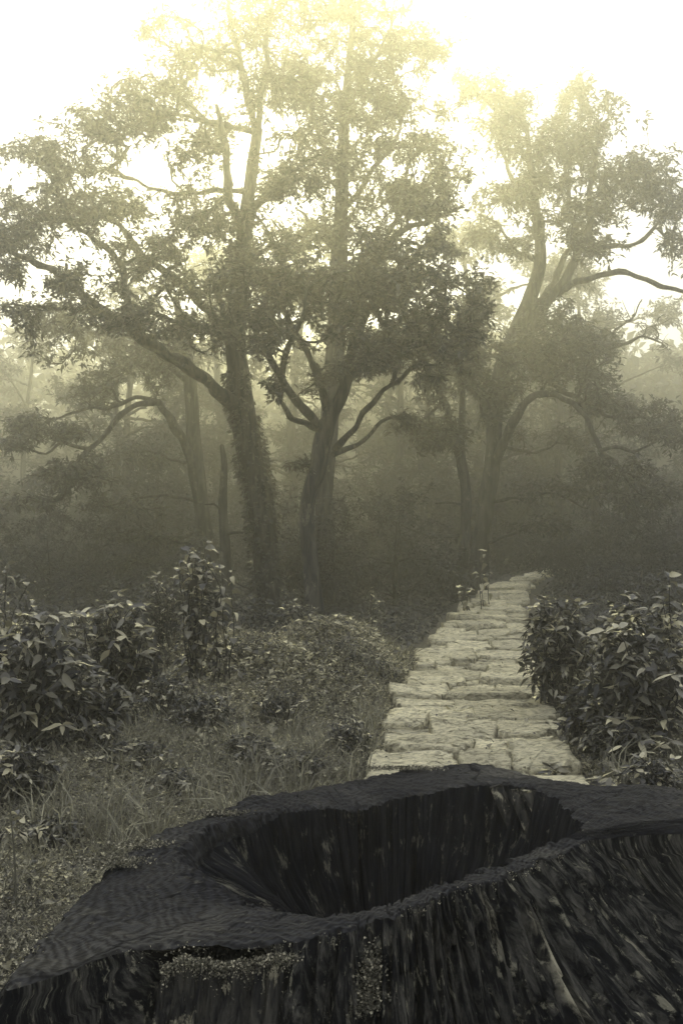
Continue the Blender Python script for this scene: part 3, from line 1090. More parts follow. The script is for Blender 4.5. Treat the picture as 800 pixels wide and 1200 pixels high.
def tree_2():
    t = Tree('crooked_tree', 'crooked forked tree with dark leaves standing right of the ivy-clad trunk', 14.2, 102, 0.105)
    t.limb([(372, 775, 0, 11), (367, 700, 0, 10), (363, 650, 0, 9), (359, 605, 0, 8.5), (364, 575, 0, 9), (373, 548, 0, 10), (378, 515, 0, 11), (386, 490, 0, 9.5),
            (400, 465, 0, 7.5), (407, 440, 0, 6.5), (412, 410, 0, 6), (424, 378, .2, 5), (440, 348, .3, 4), (468, 322, .4, 2.5)], 1, name='trunk')
    t.limb([(380, 508, 0), (366, 488, -.2), (342, 466, -.4), (326, 440, -.5), (313, 410, -.5), (299, 385, -.5), (284, 362, -.5)], 7, 3)
    t.limb([(374, 503, 0), (356, 496, -.3), (341, 490, -.5), (332, 474, -.6), (325, 460, -.7), (316, 452, -.7)], 5, 2.2)
    t.limb([(392, 527, 0), (413, 503, -.3), (438, 472, -.6), (468, 442, -.8), (492, 424, -.9)], 5, 2.2)
    t.limb([(390, 533, 0), (424, 516, .3), (448, 496, .5), (470, 488, .6)], 4, 1.8)
    t.limb([(383, 480, .1), (374, 442, .3), (353, 404, .4), (338, 372, .4), (330, 340, .4)], 7, 2.5)
    t.limb([(408, 435, 0), (432, 420, -.4), (468, 405, -.6), (510, 398, -.7)], 5, 2)
    t.limb([(330, 448, -.5), (336, 410, -.7), (352, 372, -.8), (362, 340, -.8)], 5, 2)
    t.grow([(430, 335, 55, 38, .9, 90), (490, 345, 60, 40, .9, 100, -.3), (525, 395, 42, 38, .8, 70, -.6), (365, 345, 55, 38, .9, 90), (425, 395, 55, 30, .8, 70, -.3),
            (322, 385, 38, 36, .8, 60, -.4), (335, 310, 50, 30, .9, 55), (465, 425, 50, 20, .7, 50, -.7), (545, 350, 28, 40, .7, 40, -.4), (385, 440, 30, 20, .6, 25),
            (470, 300, 60, 25, .8, 50), (318, 452, 12, 10, .3, 8, -.7), (300, 330, 30, 30, .7, 34), (475, 490, 16, 8, .3, 9, .5), (345, 545, 10, 14, .3, 5)])
    return t.build(6, 3)


def tree_3():
    t = Tree('straight_tree', 'straight tall tree rising behind the crooked forked tree into bright fog', 18.5, 103, 0.11)
    t.limb([(382, 740, 0, 12), (381, 640, 0, 11), (380, 580, 0, 10), (386, 500, 0, 10.5), (393, 420, 0, 10.5), (396, 330, 0, 10), (400, 240, 0, 8), (403, 150, 0, 6), (408, 80, 0, 4), (415, 5, 0, 2.5)], 1, name='trunk')
    t.limb([(396, 350, 0), (425, 318, -.3), (468, 273, -.7), (505, 257, -.9), (542, 243, -1.1)], 6, 2)
    t.limb([(430, 312, -.3), (458, 268, .1), (480, 236, .2), (500, 205, .3)], 4, 1.8)
    t.limb([(400, 250, 0), (430, 210, .4), (462, 165, .7), (480, 120, .9)], 4.5, 1.8)
    t.limb([(402, 200, 0), (378, 165, -.4), (360, 120, -.6), (352, 70, -.7)], 4, 1.6)
    t.limb([(404, 130, 0), (425, 95, -.3), (450, 50, -.5), (462, 10, -.5)], 3.5, 1.5)
    t.limb([(397, 300, 0), (372, 270, .4), (350, 245, .7)], 4, 2)
    t.grow([(400, 30, 80, 55, 1.4, 110), (465, 55, 60, 50, 1.3, 90), (395, 115, 70, 45, 1.4, 110), (465, 135, 60, 45, 1.3, 110), (395, 195, 55, 40, 1.3, 90), (490, 195, 55, 45, 1.3, 120),
            (440, 240, 50, 38, 1.3, 90), (515, 240, 40, 30, 1.2, 60, -.9), (350, 75, 40, 50, 1.2, 50), (370, 265, 45, 30, 1.2, 60), (505, 60, 25, 20, .8, 14), (525, 285, 30, 25, 1, 30, -.6),
            (440, -20, 80, 35, 1.3, 60)])
    return t.build(6, 3)


def tree_4():
    t = Tree('slender_tree', 'slender dark two-stemmed tree beside the left edge of the path', 19.5, 104, 0.14)
    t.limb([(537, 722, 0, 8), (539, 690, 0, 7), (542, 650, 0, 6.5), (546, 595, 0, 6), (544, 562, 0, 6), (540, 530, 0, 4.5), (541, 490, 0, 3.8), (542, 450, 0, 3), (548, 410, 0, 2.5)], 1, name='trunk')
    t.limb([(543, 560, 0), (532, 515, -.2), (521, 478, -.3), (509, 446, -.4), (493, 416, -.5), (484, 398, -.5)], 6, 2.8)
    t.limb([(541, 627, 0), (516, 629, -.2), (492, 626, -.4), (470, 614, -.5)], 2.6, 1.0)
    t.limb([(545, 592, 0), (530, 590, -.3), (512, 588, -.4)], 2.2, 1.0)
    t.limb([(519, 470, -.3), (500, 488, -.6), (482, 500, -.8)], 2.5, 1.2)
    t.limb([(493, 416, -.5), (470, 412, -.6), (445, 415, -.7)], 2.5, 1.2)
    t.grow([(515, 508, 42, 20, .5, 55, -.5), (480, 500, 18, 14, .4, 16, -.7), (560, 425, 32, 34, .7, 60), (525, 408, 30, 26, .6, 40), (505, 455, 24, 18, .5, 24, -.3), (590, 430, 24, 30, .6, 34),
            (470, 400, 30, 22, .5, 30, -.6), (570, 480, 20, 22, .5, 20), (545, 370, 24, 22, .5, 26)])
    return t.build(6, 3)


def tree_5():
    t = Tree('leaning_tree', 'big leaning tree right of centre with a drooping leafy lower limb', 21.5, 105, 0.135)
    t.limb([(553, 715, 0, 12), (558, 680, 0, 11), (563, 640, 0, 10), (569, 598, 0, 9.5), (576, 550, 0, 9.5), (579, 500, 0, 8.5), (582, 460, 0, 9), (592, 420, 0, 10), (609, 380, 0, 10), (626, 335, 0, 8), (633, 300, 0, 6.5),
            (628, 250, 0, 5), (622, 200, 0, 4), (617, 150, 0, 2.5)], 1, name='trunk')
    t.limb([(600, 415, 0, 7), (622, 385, -.2, 7), (645, 350, -.4, 7), (664, 322, -.5, 6.5), (682, 288, -.5, 5.5), (690, 255, -.5, 4.5), (692, 210, -.4, 3.5), (702, 165, -.3, 2.5)], 1)
    t.limb([(618, 380, .2), (640, 345, .5), (655, 315, .7), (672, 280, .8), (668, 240, .8), (660, 190, .8)], 6, 2.5)
    t.limb([(652, 345, -.4), (682, 328, -.8), (718, 320, -1.1), (752, 325, -1.3), (782, 338, -1.4), (815, 346, -1.5)], 5, 2.5)
    t.limb([(690, 292, -.5), (720, 289, -.2), (752, 281, 0), (775, 256, .1), (788, 215, .2)], 4, 1.8)
    t.limb([(577, 552, 0, 7), (592, 512, -.4, 6.5), (607, 486, -.7, 6), (621, 466, -.9, 5), (650, 463, -1.2, 3.8), (672, 473, -1.5, 3.4), (690, 500, -1.7, 3.2), (706, 527, -1.8, 3), (724, 548, -1.9, 3), (745, 562, -2, 2)], 1)
    t.limb([(624, 464, -.9), (655, 458, -.7), (690, 475, -.6), (722, 490, -.5), (760, 488, -.4)], 3.5, 1.4)
    t.limb([(702, 528, -1.8), (722, 524, -2), (746, 527, -2.1), (775, 512, -2.2)], 3, 1.2)
    t.limb([(572, 590, 0), (612, 582, -.6), (650, 580, -1), (690, 596, -1.2)], 2.4, 1)
    t.limb([(566, 640, 0), (600, 625, -.5), (640, 612, -.9), (672, 618, -1.1)], 2.2, 1)
    t.limb([(580, 520, 0), (620, 530, .6), (660, 520, 1.0), (690, 530, 1.2)], 2.4, 1)
    t.limb([(630, 255, 0), (600, 210, -.3), (586, 170, -.4), (578, 125, -.4)], 4, 1.6)
    t.limb([(633, 310, 0), (605, 292, .3), (580, 262, .5), (560, 250, .6)], 3, 1.4)
    t.grow([(580, 112, 38, 28, 1.2, 70), (605, 160, 45, 36, 1.4, 90), (675, 120, 28, 30, 1.2, 50), (690, 165, 50, 40, 1.4, 100), (742, 195, 48, 34, 1.4, 90), (650, 190, 45, 40, 1.3, 80), (605, 225, 45, 32, 1.3, 80),
            (708, 232, 52, 34, 1.3, 90), (770, 240, 40, 34, 1.3, 60), (655, 265, 45, 26, 1.2, 60), (590, 285, 40, 26, 1.2, 50), (795, 300, 35, 26, 1.0, 40), (700, 290, 40, 24, 1.0, 30),
            (645, 385, 42, 34, 1.2, 70, -.6), (690, 420, 42, 36, 1.2, 80, -.8), (635, 430, 42, 24, 1.1, 60, -.5), (705, 465, 32, 22, 1.0, 50, -.9), (760, 490, 42, 20, 1, 55, -.6), (728, 565, 40, 26, .9, 60, -1.9),
            (775, 580, 30, 16, .8, 30, -2), (785, 510, 26, 16, .8, 26, -2), (610, 425, 26, 34, 1, 45), (655, 515, 42, 14, 1, 36, .8), (655, 580, 46, 13, 1, 36, -1), (640, 618, 45, 10, .9, 26, -.9), (690, 545, 25, 14, .8, 24, -1.4), (545, 100, 18, 14, .8, 14)])
    return t.build(5, 3)


def tree_6():
    t = Tree('arching_tree', 'misty tree at left whose lower limb arches down towards the left edge', 20.0, 106, 0.13)
    t.limb([(254, 735, 0, 10.5), (248, 690, 0, 9.5), (243, 650, 0, 8.7), (237, 600, 0, 8.5), (230, 550, 0, 9), (226, 500, 0, 8.5), (223, 450, 0, 8), (217, 400, 0, 6), (206, 350, 0, 4)], 1, name='trunk')
    t.limb([(231, 556, 0, 7), (218, 524, -.3, 6.5), (205, 500, -.6, 6), (191, 478, -.8, 5), (180, 470, -1, 4.4), (160, 475, -1.2, 3.8), (140, 490, -1.4, 3.6), (118, 513, -1.5, 3.2), (100, 532, -1.6, 2.8), (82, 556, -1.7, 2.2)], 1)
    t.limb([(182, 470, -1), (158, 466, -.8), (128, 478, -.7), (98, 480, -.6), (60, 492, -.5)], 3.4, 1.4)
    t.limb([(106, 526, -1.5), (90, 524, -1.7), (72, 520, -1.8), (52, 530, -1.9), (25, 522, -2)], 2.8, 1.1)
    t.limb([(236, 590, 0), (200, 580, -.5), (165, 585, -.9), (130, 592, -1.1)], 2.4, 1)
    t.limb([(241, 640, 0), (205, 635, -.5), (170, 628, -.8), (135, 640, -1)], 2.4, 1)
    t.limb([(246, 660, 0), (215, 668, -.6), (180, 664, -.9), (145, 655, -1)], 2.2, 1)
    t.limb([(230, 540, 0), (205, 540, .6), (175, 528, 1), (145, 532, 1.1)], 2.4, 1)
    t.limb([(222, 450, 0), (195, 425, -.3), (165, 400, -.5), (130, 385, -.6)], 4, 1.6)
    t.grow([(165, 425, 48, 32, 1.1, 80, -.5), (118, 455, 32, 20, .9, 36, -.7), (205, 405, 32, 28, 1, 45), (40, 500, 32, 16, .9, 50, -1), (25, 515, 20, 12, .7, 22, -1.9), (72, 560, 46, 16, .9, 55, -1.7),
            (40, 588, 32, 10, .7, 26, -1.8), (112, 555, 26, 16, .8, 26, -1.5), (82, 505, 24, 12, .8, 24, -1.4), (150, 590, 46, 10, .9, 34, -.9), (165, 630, 48, 10, .9, 40, -.8), (165, 662, 45, 8, .8, 34, -.9), (165, 532, 36, 14, .9, 34, .9),
            (80, 400, 55, 30, 1, 50, -.5), (50, 370, 45, 22, 1, 26, -.5)])
    return t.build(5, 3)


def snag():
    t = Tree('dead_snag', 'thin dead trunk with broken top between the two left trees', 17.0, 107)
    t.limb([(270, 735, 0, 7.5), (267, 690, 0, 6.5), (264, 640, 0, 6), (261, 590, 0, 5), (263, 545, 0, 4), (260, 522, 0, 2.5)], 1, name='trunk')
    t.limb([(264, 626, 0), (280, 624, -.2), (300, 630, -.3), (312, 640, -.3)], 2.2, .8)
    t.limb([(267, 680, 0), (284, 684, -.3), (298, 694, -.4), (303, 706, -.4), (300, 714, -.4), (290, 716, -.4)], 1.8, .5)
    t.limb([(263, 600, 0), (250, 590, -.2), (240, 592, -.2)], 1.8, .7)
    return t.build(trunk_sides=10)


def bare_branch_tree():
    t = Tree('bare_tree', 'small bare leafless tree before the misty hill at right', 24.0, 108)
    t.limb([(700, 700, 0, 6), (697, 600, 0, 5.5), (690, 500, 0, 5), (686, 430, 0, 4.5), (688, 385, 0, 4), (700, 398, 0, 3.2), (714, 406, 0, 2.8), (735, 402, 0, 2.2), (752, 394, 0, 1.6), (775, 402, 0, 1)], 1, name='trunk')
    t.limb([(714, 406, 0), (722, 385, .1), (742, 370, .2), (752, 352, .2)], 1.8, .8)
    t.grow([(760, 390, 26, 24, .4, 26), (740, 365, 22, 16, .4, 14), (775, 410, 14, 8, .3, 6)])
    return t.build(bare=True, twig_r=0.006, trunk_sides=8)


# ---- generic trees and shrubs of the misty middle distance (copied)
def far_tree(name, label, seed, h, r, n, leaf):
    t = Tree(name, label, 20.0, seed, leaf, group='faint trees deep in the fog')
    s = FPX / 20.0
    gx, gy = 400, 600 + CAM_H * s
    rg = np.random.default_rng(seed)
    pts = []
    x = 0
    for k in range(8):
        f = k / 7
        x += rg.normal(0, 0.10) * h / 8
        pts.append((gx + x * s, gy - f * h * s, rg.normal(0, .05), (r * (1 - 0.8 * f) + .02) * s))
    t.limb(pts, 1, name='trunk')
    bl = []
    for k in range(9):
        a, f = rg.uniform(0, 6.28), rg.uniform(.28, .85)
        L = h * rg.uniform(.18, .36)
        x0 = np.interp(f, np.linspace(0, 1, 8), [p[0] for p in pts]); y0 = gy - f * h * s
        ex, ey, ed = x0 + math.cos(a) * L * s, y0 - rg.uniform(0.0, .5) * L * s, math.sin(a) * L
        t.limb([(x0, y0, 0), ((x0 + ex) / 2, (y0 + ey) / 2 - 8, ed / 2), (ex, ey, ed)], r * .4 * s, r * .1 * s)
        bl.append((ex, ey, .75 * s, .5 * s, .9, n, ed))
    bl.append((pts[-1][0], pts[-1][1], .9 * s, .7 * s, .9, n * 2, 0))
    t.grow(bl, 0.2)
    return t.build(7, 2, 0.006, 8, M_LEAF_FAR)


def far_shrub(name, label, seed, h, wd, n, leaf):
    t = Tree(name, label, 20.0, seed, leaf, cat='shrub', group='dark shrubs of the misty understory')
    s = FPX / 20.0
    gx, gy = 400, 600 + CAM_H * s
    rg = np.random.default_rng(seed)
    t.limb([(gx, gy, 0, .04 * s), (gx + 3, gy - h * .3 * s, 0, .03 * s), (gx - 4, gy - h * .8 * s, 0, .012 * s)], 1, name='trunk')
    bl = []
    for k in range(7):
        a = k * 0.9 + rg.uniform(-.3, .3)
        L = wd * rg.uniform(.25, .5)
        ex, ey, ed = gx + math.cos(a) * L * s, gy - h * rg.uniform(.25, .9) * s, math.sin(a) * L
        t.limb([(gx, gy - .1 * h * s, 0), (gx + math.cos(a) * L * s * .4, gy - (gy - ey) * .6, ed * .4), (ex, ey, ed)], .028 * s, .008 * s, 'stem')
        bl.append((ex, ey, .26 * wd * s, .24 * h * s, .26 * wd, n, ed))
    bl.append((gx, gy - .45 * h * s, .4 * wd * s, .4 * h * s, .4 * wd, n * 2, 0))
    t.grow(bl, 0.15)
    return t.build(8, 2, 0.004, 6, M_LEAF_FAR)


def where_at(x, y):
    px = 400 + x / y * FPX
    zones = [(20, 'at the far left edge'), (110, 'beneath the drooping end of the arching limb'), (190, 'beneath the arching limb'), (250, 'beside the arching trunk'), (290, 'between the dead snag and the ivy-clad trunk'),
             (345, 'between the ivy-clad and crooked trunks'), (410, 'behind the crooked trunk'), (470, 'right of the crooked trunk'), (530, 'left of the slender trunk'), (600, 'behind the leaning trunk'),
             (670, 'where the path fades out'), (740, 'beneath the drooping right limb'), (9999, 'at the far right edge')]
    return next(t for a, t in zones if px < a)


def how_far(y):
    return 'just beyond the bushes' if y < 20 else 'under the big trees' if y < 23.3 else 'behind the big trees' if y < 27 else 'deep in the mist' if y < 31.5 else 'deepest in the mist'


def place_far():
    ta = far_tree('forest_tree', 'faint grey tree trunk bending between the crooked tree and the path', 201, 6.2, .15, 26, .17)
    tb = far_tree('forest_tree', 'ghostly slim tree far back in the mist behind the arching tree', 202, 5.6, .11, 24, .17)
    ta.location = P(470, 600, 27) * np.array([1, 1, 0])
    tb.location = P(140, 600, 26) * np.array([1, 1, 0])
    G = 'faint trees deep in the fog'
    lab = ['faint tree dissolving into the fog behind the nearer trunks', 'pale tree silhouette standing deep in the fog']
    spots = [(285, 29), (500, 33), (655, 31), (-60, 33), (200, 35), (340, 34), (420, 38), (570, 37), (620, 40), (240, 39), (480, 41), (860, 33)]
    rg = np.random.default_rng(9)
    for i, (px, d) in enumerate(spots):
        q = P(px, 600, d)
        z = float(ground_z(q[0], q[1]))
        s = rg.uniform(.8, 1.12)
        copy_thing((ta, tb)[i % 2], (q[0], q[1], z), rg.uniform(0, 6.28), (s, s, s), ('faint twiggy tree ', 'faint slim tree ')[i % 2] + how_far(d) + ' ' + where_at(q[0], q[1]), G)
    tc = far_tree('tall_forest_tree', 'ghostly tall tree crown in the bright fog between the crooked and leaning trees', 203, 9.0, .16, 46, .2)
    tc.location = P(560, 600, 30) * np.array([1, 1, 0])
    for px, d, sc, lb in ((30, 37, .8, 'ghostly tree crown at the left edge below the long limb'), (455, 33, .95, 'ghostly tall crown behind the straight tree'), (150, 30, .82, 'ghostly tall crown behind the arching limb'), (255, 33, 1.0, 'ghostly tall crown behind the ivy-clad trunk'),
            (345, 29, .9, 'ghostly tall crown between the ivy-clad and straight trunks'), (640, 34, 1.0, 'ghostly tall crown behind the fork of the leaning tree'), (690, 38, 1.0, 'ghostly tall crown right of the leaning tree')):
        q = P(px, 600, d)
        copy_thing(tc, (q[0], q[1], float(ground_z(q[0], q[1]))), px * .1, (sc, sc, sc), lb, 'ghostly tall trees in the bright fog')
    tc['group'] = 'ghostly tall trees in the bright fog'
    sa = far_shrub('understory_shrub', 'dark leafy shrub low in the mist behind the big trunks', 211, 2.6, 3.2, 42, .15)
    sb = far_shrub('understory_shrub', 'dim wide bush low in the mist behind the big trunks', 212, 1.9, 3.6, 42, .14)
    sc_ = far_shrub('understory_shrub', 'tall thin-stemmed bush low in the mist behind the big trunks', 213, 3.4, 2.6, 42, .16)
    src = (sa, sb, sc_)
    GS = 'dark shrubs of the misty understory'
    spots = []
    for d, n in ((18.5, 6), (21.5, 8), (25, 10), (29, 11), (34, 11)):
        for k in range(n):
            px = -60 + (k + .5 + rg.uniform(-.35, .35)) * 920 / n
            q = P(px, 600, d + rg.uniform(-1.2, 1.2))
            if q[1] < 30 and abs(q[0] - path_x(q[1])) < 1.6:
                continue
            spots.append(q)
    spots += [np.array([5.6, 33.5, 0]), np.array([7.6, 33.0, 0]), np.array([4.2, 35.0, 0]), np.array([3.1, 30.5, 0])]
    for i, q in enumerate(spots):
        z = float(ground_z(q[0], q[1])) - .05
        s = rg.uniform(.8, 1.2) * np.interp(q[1], [17, 24, 34], [.52, .72, 1.15])
        lb = ('dark leafy shrub ', 'dim wide bush ', 'thin-stemmed bush ')[i % 3] + how_far(q[1]) + ' ' + where_at(q[0], q[1])
        if i < 3:
            src[i]['label'] = lb
            src[i].location = (q[0], q[1], z); src[i].rotation_euler = (0, 0, rg.uniform(0, 6.28)); src[i].scale = (s, s, s); continue
        copy_thing(src[i % 3], (q[0], q[1], z), rg.uniform(0, 6.28), (s, s, s * rg.uniform(.85, 1.15)), lb, GS)


def build_hill_forest():
    rg = np.random.default_rng(77)
    vs, fs, nv = [], [], 0
    for _ in range(260):
        y = rg.uniform(46, 84); x = rg.uniform(-.62, .62) * y
        z = float(ground_z(x, y))
        h = rg.uniform(3.0, 4.4)
        n = 150
        q = norm(rg.normal(0, 1, (n, 3))) * (rg.random((n, 1)) ** .4)
        pos = np.array([x, y, z + h * .62]) + q * np.array([h * .38, h * .38, h * .42])
        L = rg.uniform(.4, .75, n)
        v, f = leaf_arrays(pos, rg.normal(0, 1, (n, 3)), L, L * .6, rg)
        vs.append(v); fs.append(f + nv); nv += len(v)
    o = link('forest', mesh_np('forest', np.vstack(vs), np.vstack(fs), M_LEAF_FAR), kind='stuff')
    o['label'] = 'far wood on the hillside fading into fog'


# ---- ivy on the leaning trunk
def build_ivy(tree_line_px, D):
    rg = np.random.default_rng(31)
    pts = np.array([np.concatenate([P(p[0], p[1], D), [p[3] * D / FPX]]) for p in tree_line_px])
    l = smooth_line(pts, 0.03)
    base = l[0, :3].copy(); base[2] = 0
    root = thing('ivy', 'ivy climbing the leaning trunk with leaves fringing its outline', 'ivy', base)
    n = 2500
    i = (rg.random(n) ** 0.8 * (len(l) - 1)).astype(int)
    a = np.where(rg.random(n) < .62, rg.normal(np.pi, .6, n), rg.uniform(0, 6.28, n))
    a = np.where(rg.random(n) < .25, rg.normal(0, .5, n), a)
    d = np.stack([np.cos(a), -np.abs(np.sin(a)), np.zeros(n)], -1)
    keep = np.array([mnoise.noise(Vector((math.cos(x) * 1.5, math.sin(x) * 1.5, z * 1.8))) > -0.18 for x, z in zip(a, l[i, 2])])
    d, i = d[keep], i[keep]
    pos = l[i, :3] + d * (l[i, 3][:, None] * rg.uniform(.98, 1.35, (len(d), 1)))
    ax = d * .8 + np.array([0, 0, -.5]) + rg.normal(0, .4, d.shape)
    L = rg.uniform(.05, .095, len(d))
    v, f = leaf_arrays(pos, ax, L, L * .7, rg, .15)
    link('ivy_leaves', mesh_np('ivy_leaves', v - base, f, M_LEAF_TREE), root, 'stuff')
    T = Tubes()
    for k in range(5):
        ang = np.pi + (k - 2) * .5 + .3 * np.sin(np.linspace(0, 5 + k, len(l)))
        p = l[:, :3] + np.stack([np.cos(ang), -np.abs(np.sin(ang)), 0 * ang], -1) * l[:, 3:4] * 1.04
        T.add(p[::3], np.full(len(p[::3]), .012), 5)
    link('stem', T.mesh('stem', M_TWIG, base), root)


# ------------------------------------------------------------------ near shrubs with single leaves
def leaf_mesh(wr, curve, fold, seed, mat):
    rg = np.random.default_rng(seed)
    ys = np.array([0, .12, .34, .6, .84, 1.0])
    ws = np.array([.03, .55, 1.0, .88, .42, .02]) * wr * .5
    v = []
    for y, wd in zip(ys, ws):
        z = -curve * y * y + .06 * math.sin(y * 6 + seed)
        yy = y * (1 - .25 * curve * y)
        for s in (-1, 0, 1):
            v.append((s * wd + .04 * math.sin(y * 4 + seed), yy, z + (fold * wd if s else 0)))
    f = []
    for k in range(len(ys) - 1):
        a = 3 * k
        f += [(a, a + 1, a + 4, a + 3), (a + 1, a + 2, a + 5, a + 4)]
    return mesh_np('leaf', np.array(v), np.array(f), mat, True)


LEAVES = {
    'long': [leaf_mesh(.36, .30, .35, 1, M_LEAF_SHRUB), leaf_mesh(.32, .55, .5, 2, M_LEAF_SHRUB), leaf_mesh(.40, .15, .3, 3, M_LEAF_SHRUB)],
    'round': [leaf_mesh(.62, .30, .30, 4, M_LEAF_SHRUB), leaf_mesh(.55, .5, .4, 5, M_LEAF_SHRUB), leaf_mesh(.66, .15, .25, 6, M_LEAF_SHRUB)],
}


def shrub(name, label, cat, px, D, zbase, env, stems, leaf_, kind='long', seed=1, fill=0, first=.3, gap=.055, droop=.35, cap=230, whorl=1):
    """env: (px centre, py centre, rx, ry) that the stem tips fill; px, D: foot of the plant"""
    rg = np.random.default_rng(seed)
    leaf = leaf_
    if stems > 6:
        stems = int(stems * 1.5); cap = min(295, int(cap * 1.3)); fill = int(fill * 1.6)
    foot = np.array([(px - 400) / FPX * D, D, zbase])
    foot[2] = float(ground_z(foot[0], foot[1])) - .03
    root = thing(name, label, cat, foot)
    T = Tubes()
    leaves = []
    tipsl = []
    for s in range(stems):
        a = rg.uniform(0, 6.28); rr = math.sqrt(rg.random())
        q = P(env[0] + env[2] * rr * math.cos(a), env[1] + env[3] * rr * math.sin(a), D)
        q[1] += rg.uniform(-1, 1) * env[2] / FPX * D * .9
        h = q - foot
        f0 = foot + np.array([rg.normal(0, .05), rg.normal(0, .05), 0])
        bend = np.array([h[0] * -.12, h[1] * -.12, h[2] * .12])
        line = smooth_line(np.array([f0, f0 + h * .35 + bend, f0 + h * .7 + bend * .8, q]), .03)
        line[:, :2] += .012 * np.sin(np.arange(len(line)) * .35 + s)[:, None]
        n = len(line)
        T.add(line[::2], np.linspace(.008, .0028, n)[::2], 5)
        L = np.linalg.norm(np.diff(line, axis=0), axis=1).sum()
        k = max(4, int(L * (1 - first) / gap))
        for j in range(k):
            t = first + (1 - first) * (j + .5) / k
            i = min(n - 2, int(t * n))
            tg = norm((line[i + 1] - line[i])[None])[0]
            for wv in range(whorl):
                ang = j * 2.4 + s + wv * 6.28 / whorl
                out = np.array([math.cos(ang), math.sin(ang), 0])
                ax = norm((out + tg * rg.uniform(.2, .8) + np.array([0, 0, -droop * rg.uniform(.5, 2.6)]))[None])[0]
                leaves.append((line[i], ax, leaf * .92 * rg.uniform(.45, 1.2) * (1 - .3 * max(0, t - .8))))
        for e in range(4 if kind == 'long' else 2):
            ang = e * 1.7 + s
            ax = norm((np.array([math.cos(ang), math.sin(ang), .35 - droop]) + .6 * tg)[None])[0]
            leaves.append((line[-1], ax, leaf * rg.uniform(.6, 1.0)))
        tipsl.append(line[-1])
    link('stem', T.mesh('stem', M_TWIG, foot), root)
    rg.shuffle(leaves)
    leaves.sort(key=lambda e: e[0][1] - .6 * e[0][2])
    one, rest = leaves[:cap], leaves[cap:]
    for (p, ax, L) in one:
        up = np.array([0, 0, 1.0]) + rg.normal(0, .35, 3)
        side = norm(np.cross(ax, up)[None])[0]
        nor = np.cross(side, ax)
        o = bpy.data.objects.new('leaf', LEAVES[kind][int(rg.integers(3))])
        COL.objects.link(o)
        o.parent = root
        m = Matrix(((side[0] * L, ax[0] * L, nor[0] * L, p[0] - foot[0]), (side[1] * L, ax[1] * L, nor[1] * L, p[1] - foot[1]),
                    (side[2] * L, ax[2] * L, nor[2] * L, p[2] - foot[2]), (0, 0, 0, 1)))
        o.matrix_local = m
    vs, fs, nv = [], [], 0
    if rest:
        v, f = leaf_arrays(np.array([e[0] for e in rest]), np.array([e[1] for e in rest]), np.array([e[2] for e in rest]), np.array([e[2] for e in rest]) * .4, rg, .2, .2)
        vs.append(v); fs.append(f); nv += len(v)
    if fill:
        q = norm(rg.normal(0, 1, (fill, 3))) * (rg.random((fill, 1)) ** .5)
        c = P(env[0], env[1], D)
        zlow = foot[2] + .05
        zc = (c[2] + env[3] / FPX * D + zlow) / 2
        pos = np.array([c[0], c[1] + .1, zc]) + q * np.array([env[2] / FPX * D * 1.05, env[2] / FPX * D * .9, max(.1, (c[2] + env[3] / FPX * D * .8 - zlow) / 2)])
        L = leaf * rg.uniform(.45, .9, fill)
        ax = rg.normal(0, 1, (fill, 3)); ax[:, 2] = ax[:, 2] * .5 - .4
        v, f = leaf_arrays(pos, ax, L, L * .38, rg, .2, .15)
        vs.append(v); fs.append(f + nv); nv += len(v)
    if vs:
        link('inner_leaves', mesh_np('inner_leaves', np.vstack(vs) - foot, np.vstack(fs), M_LEAF_SHADED), root, 'stuff')
    return root


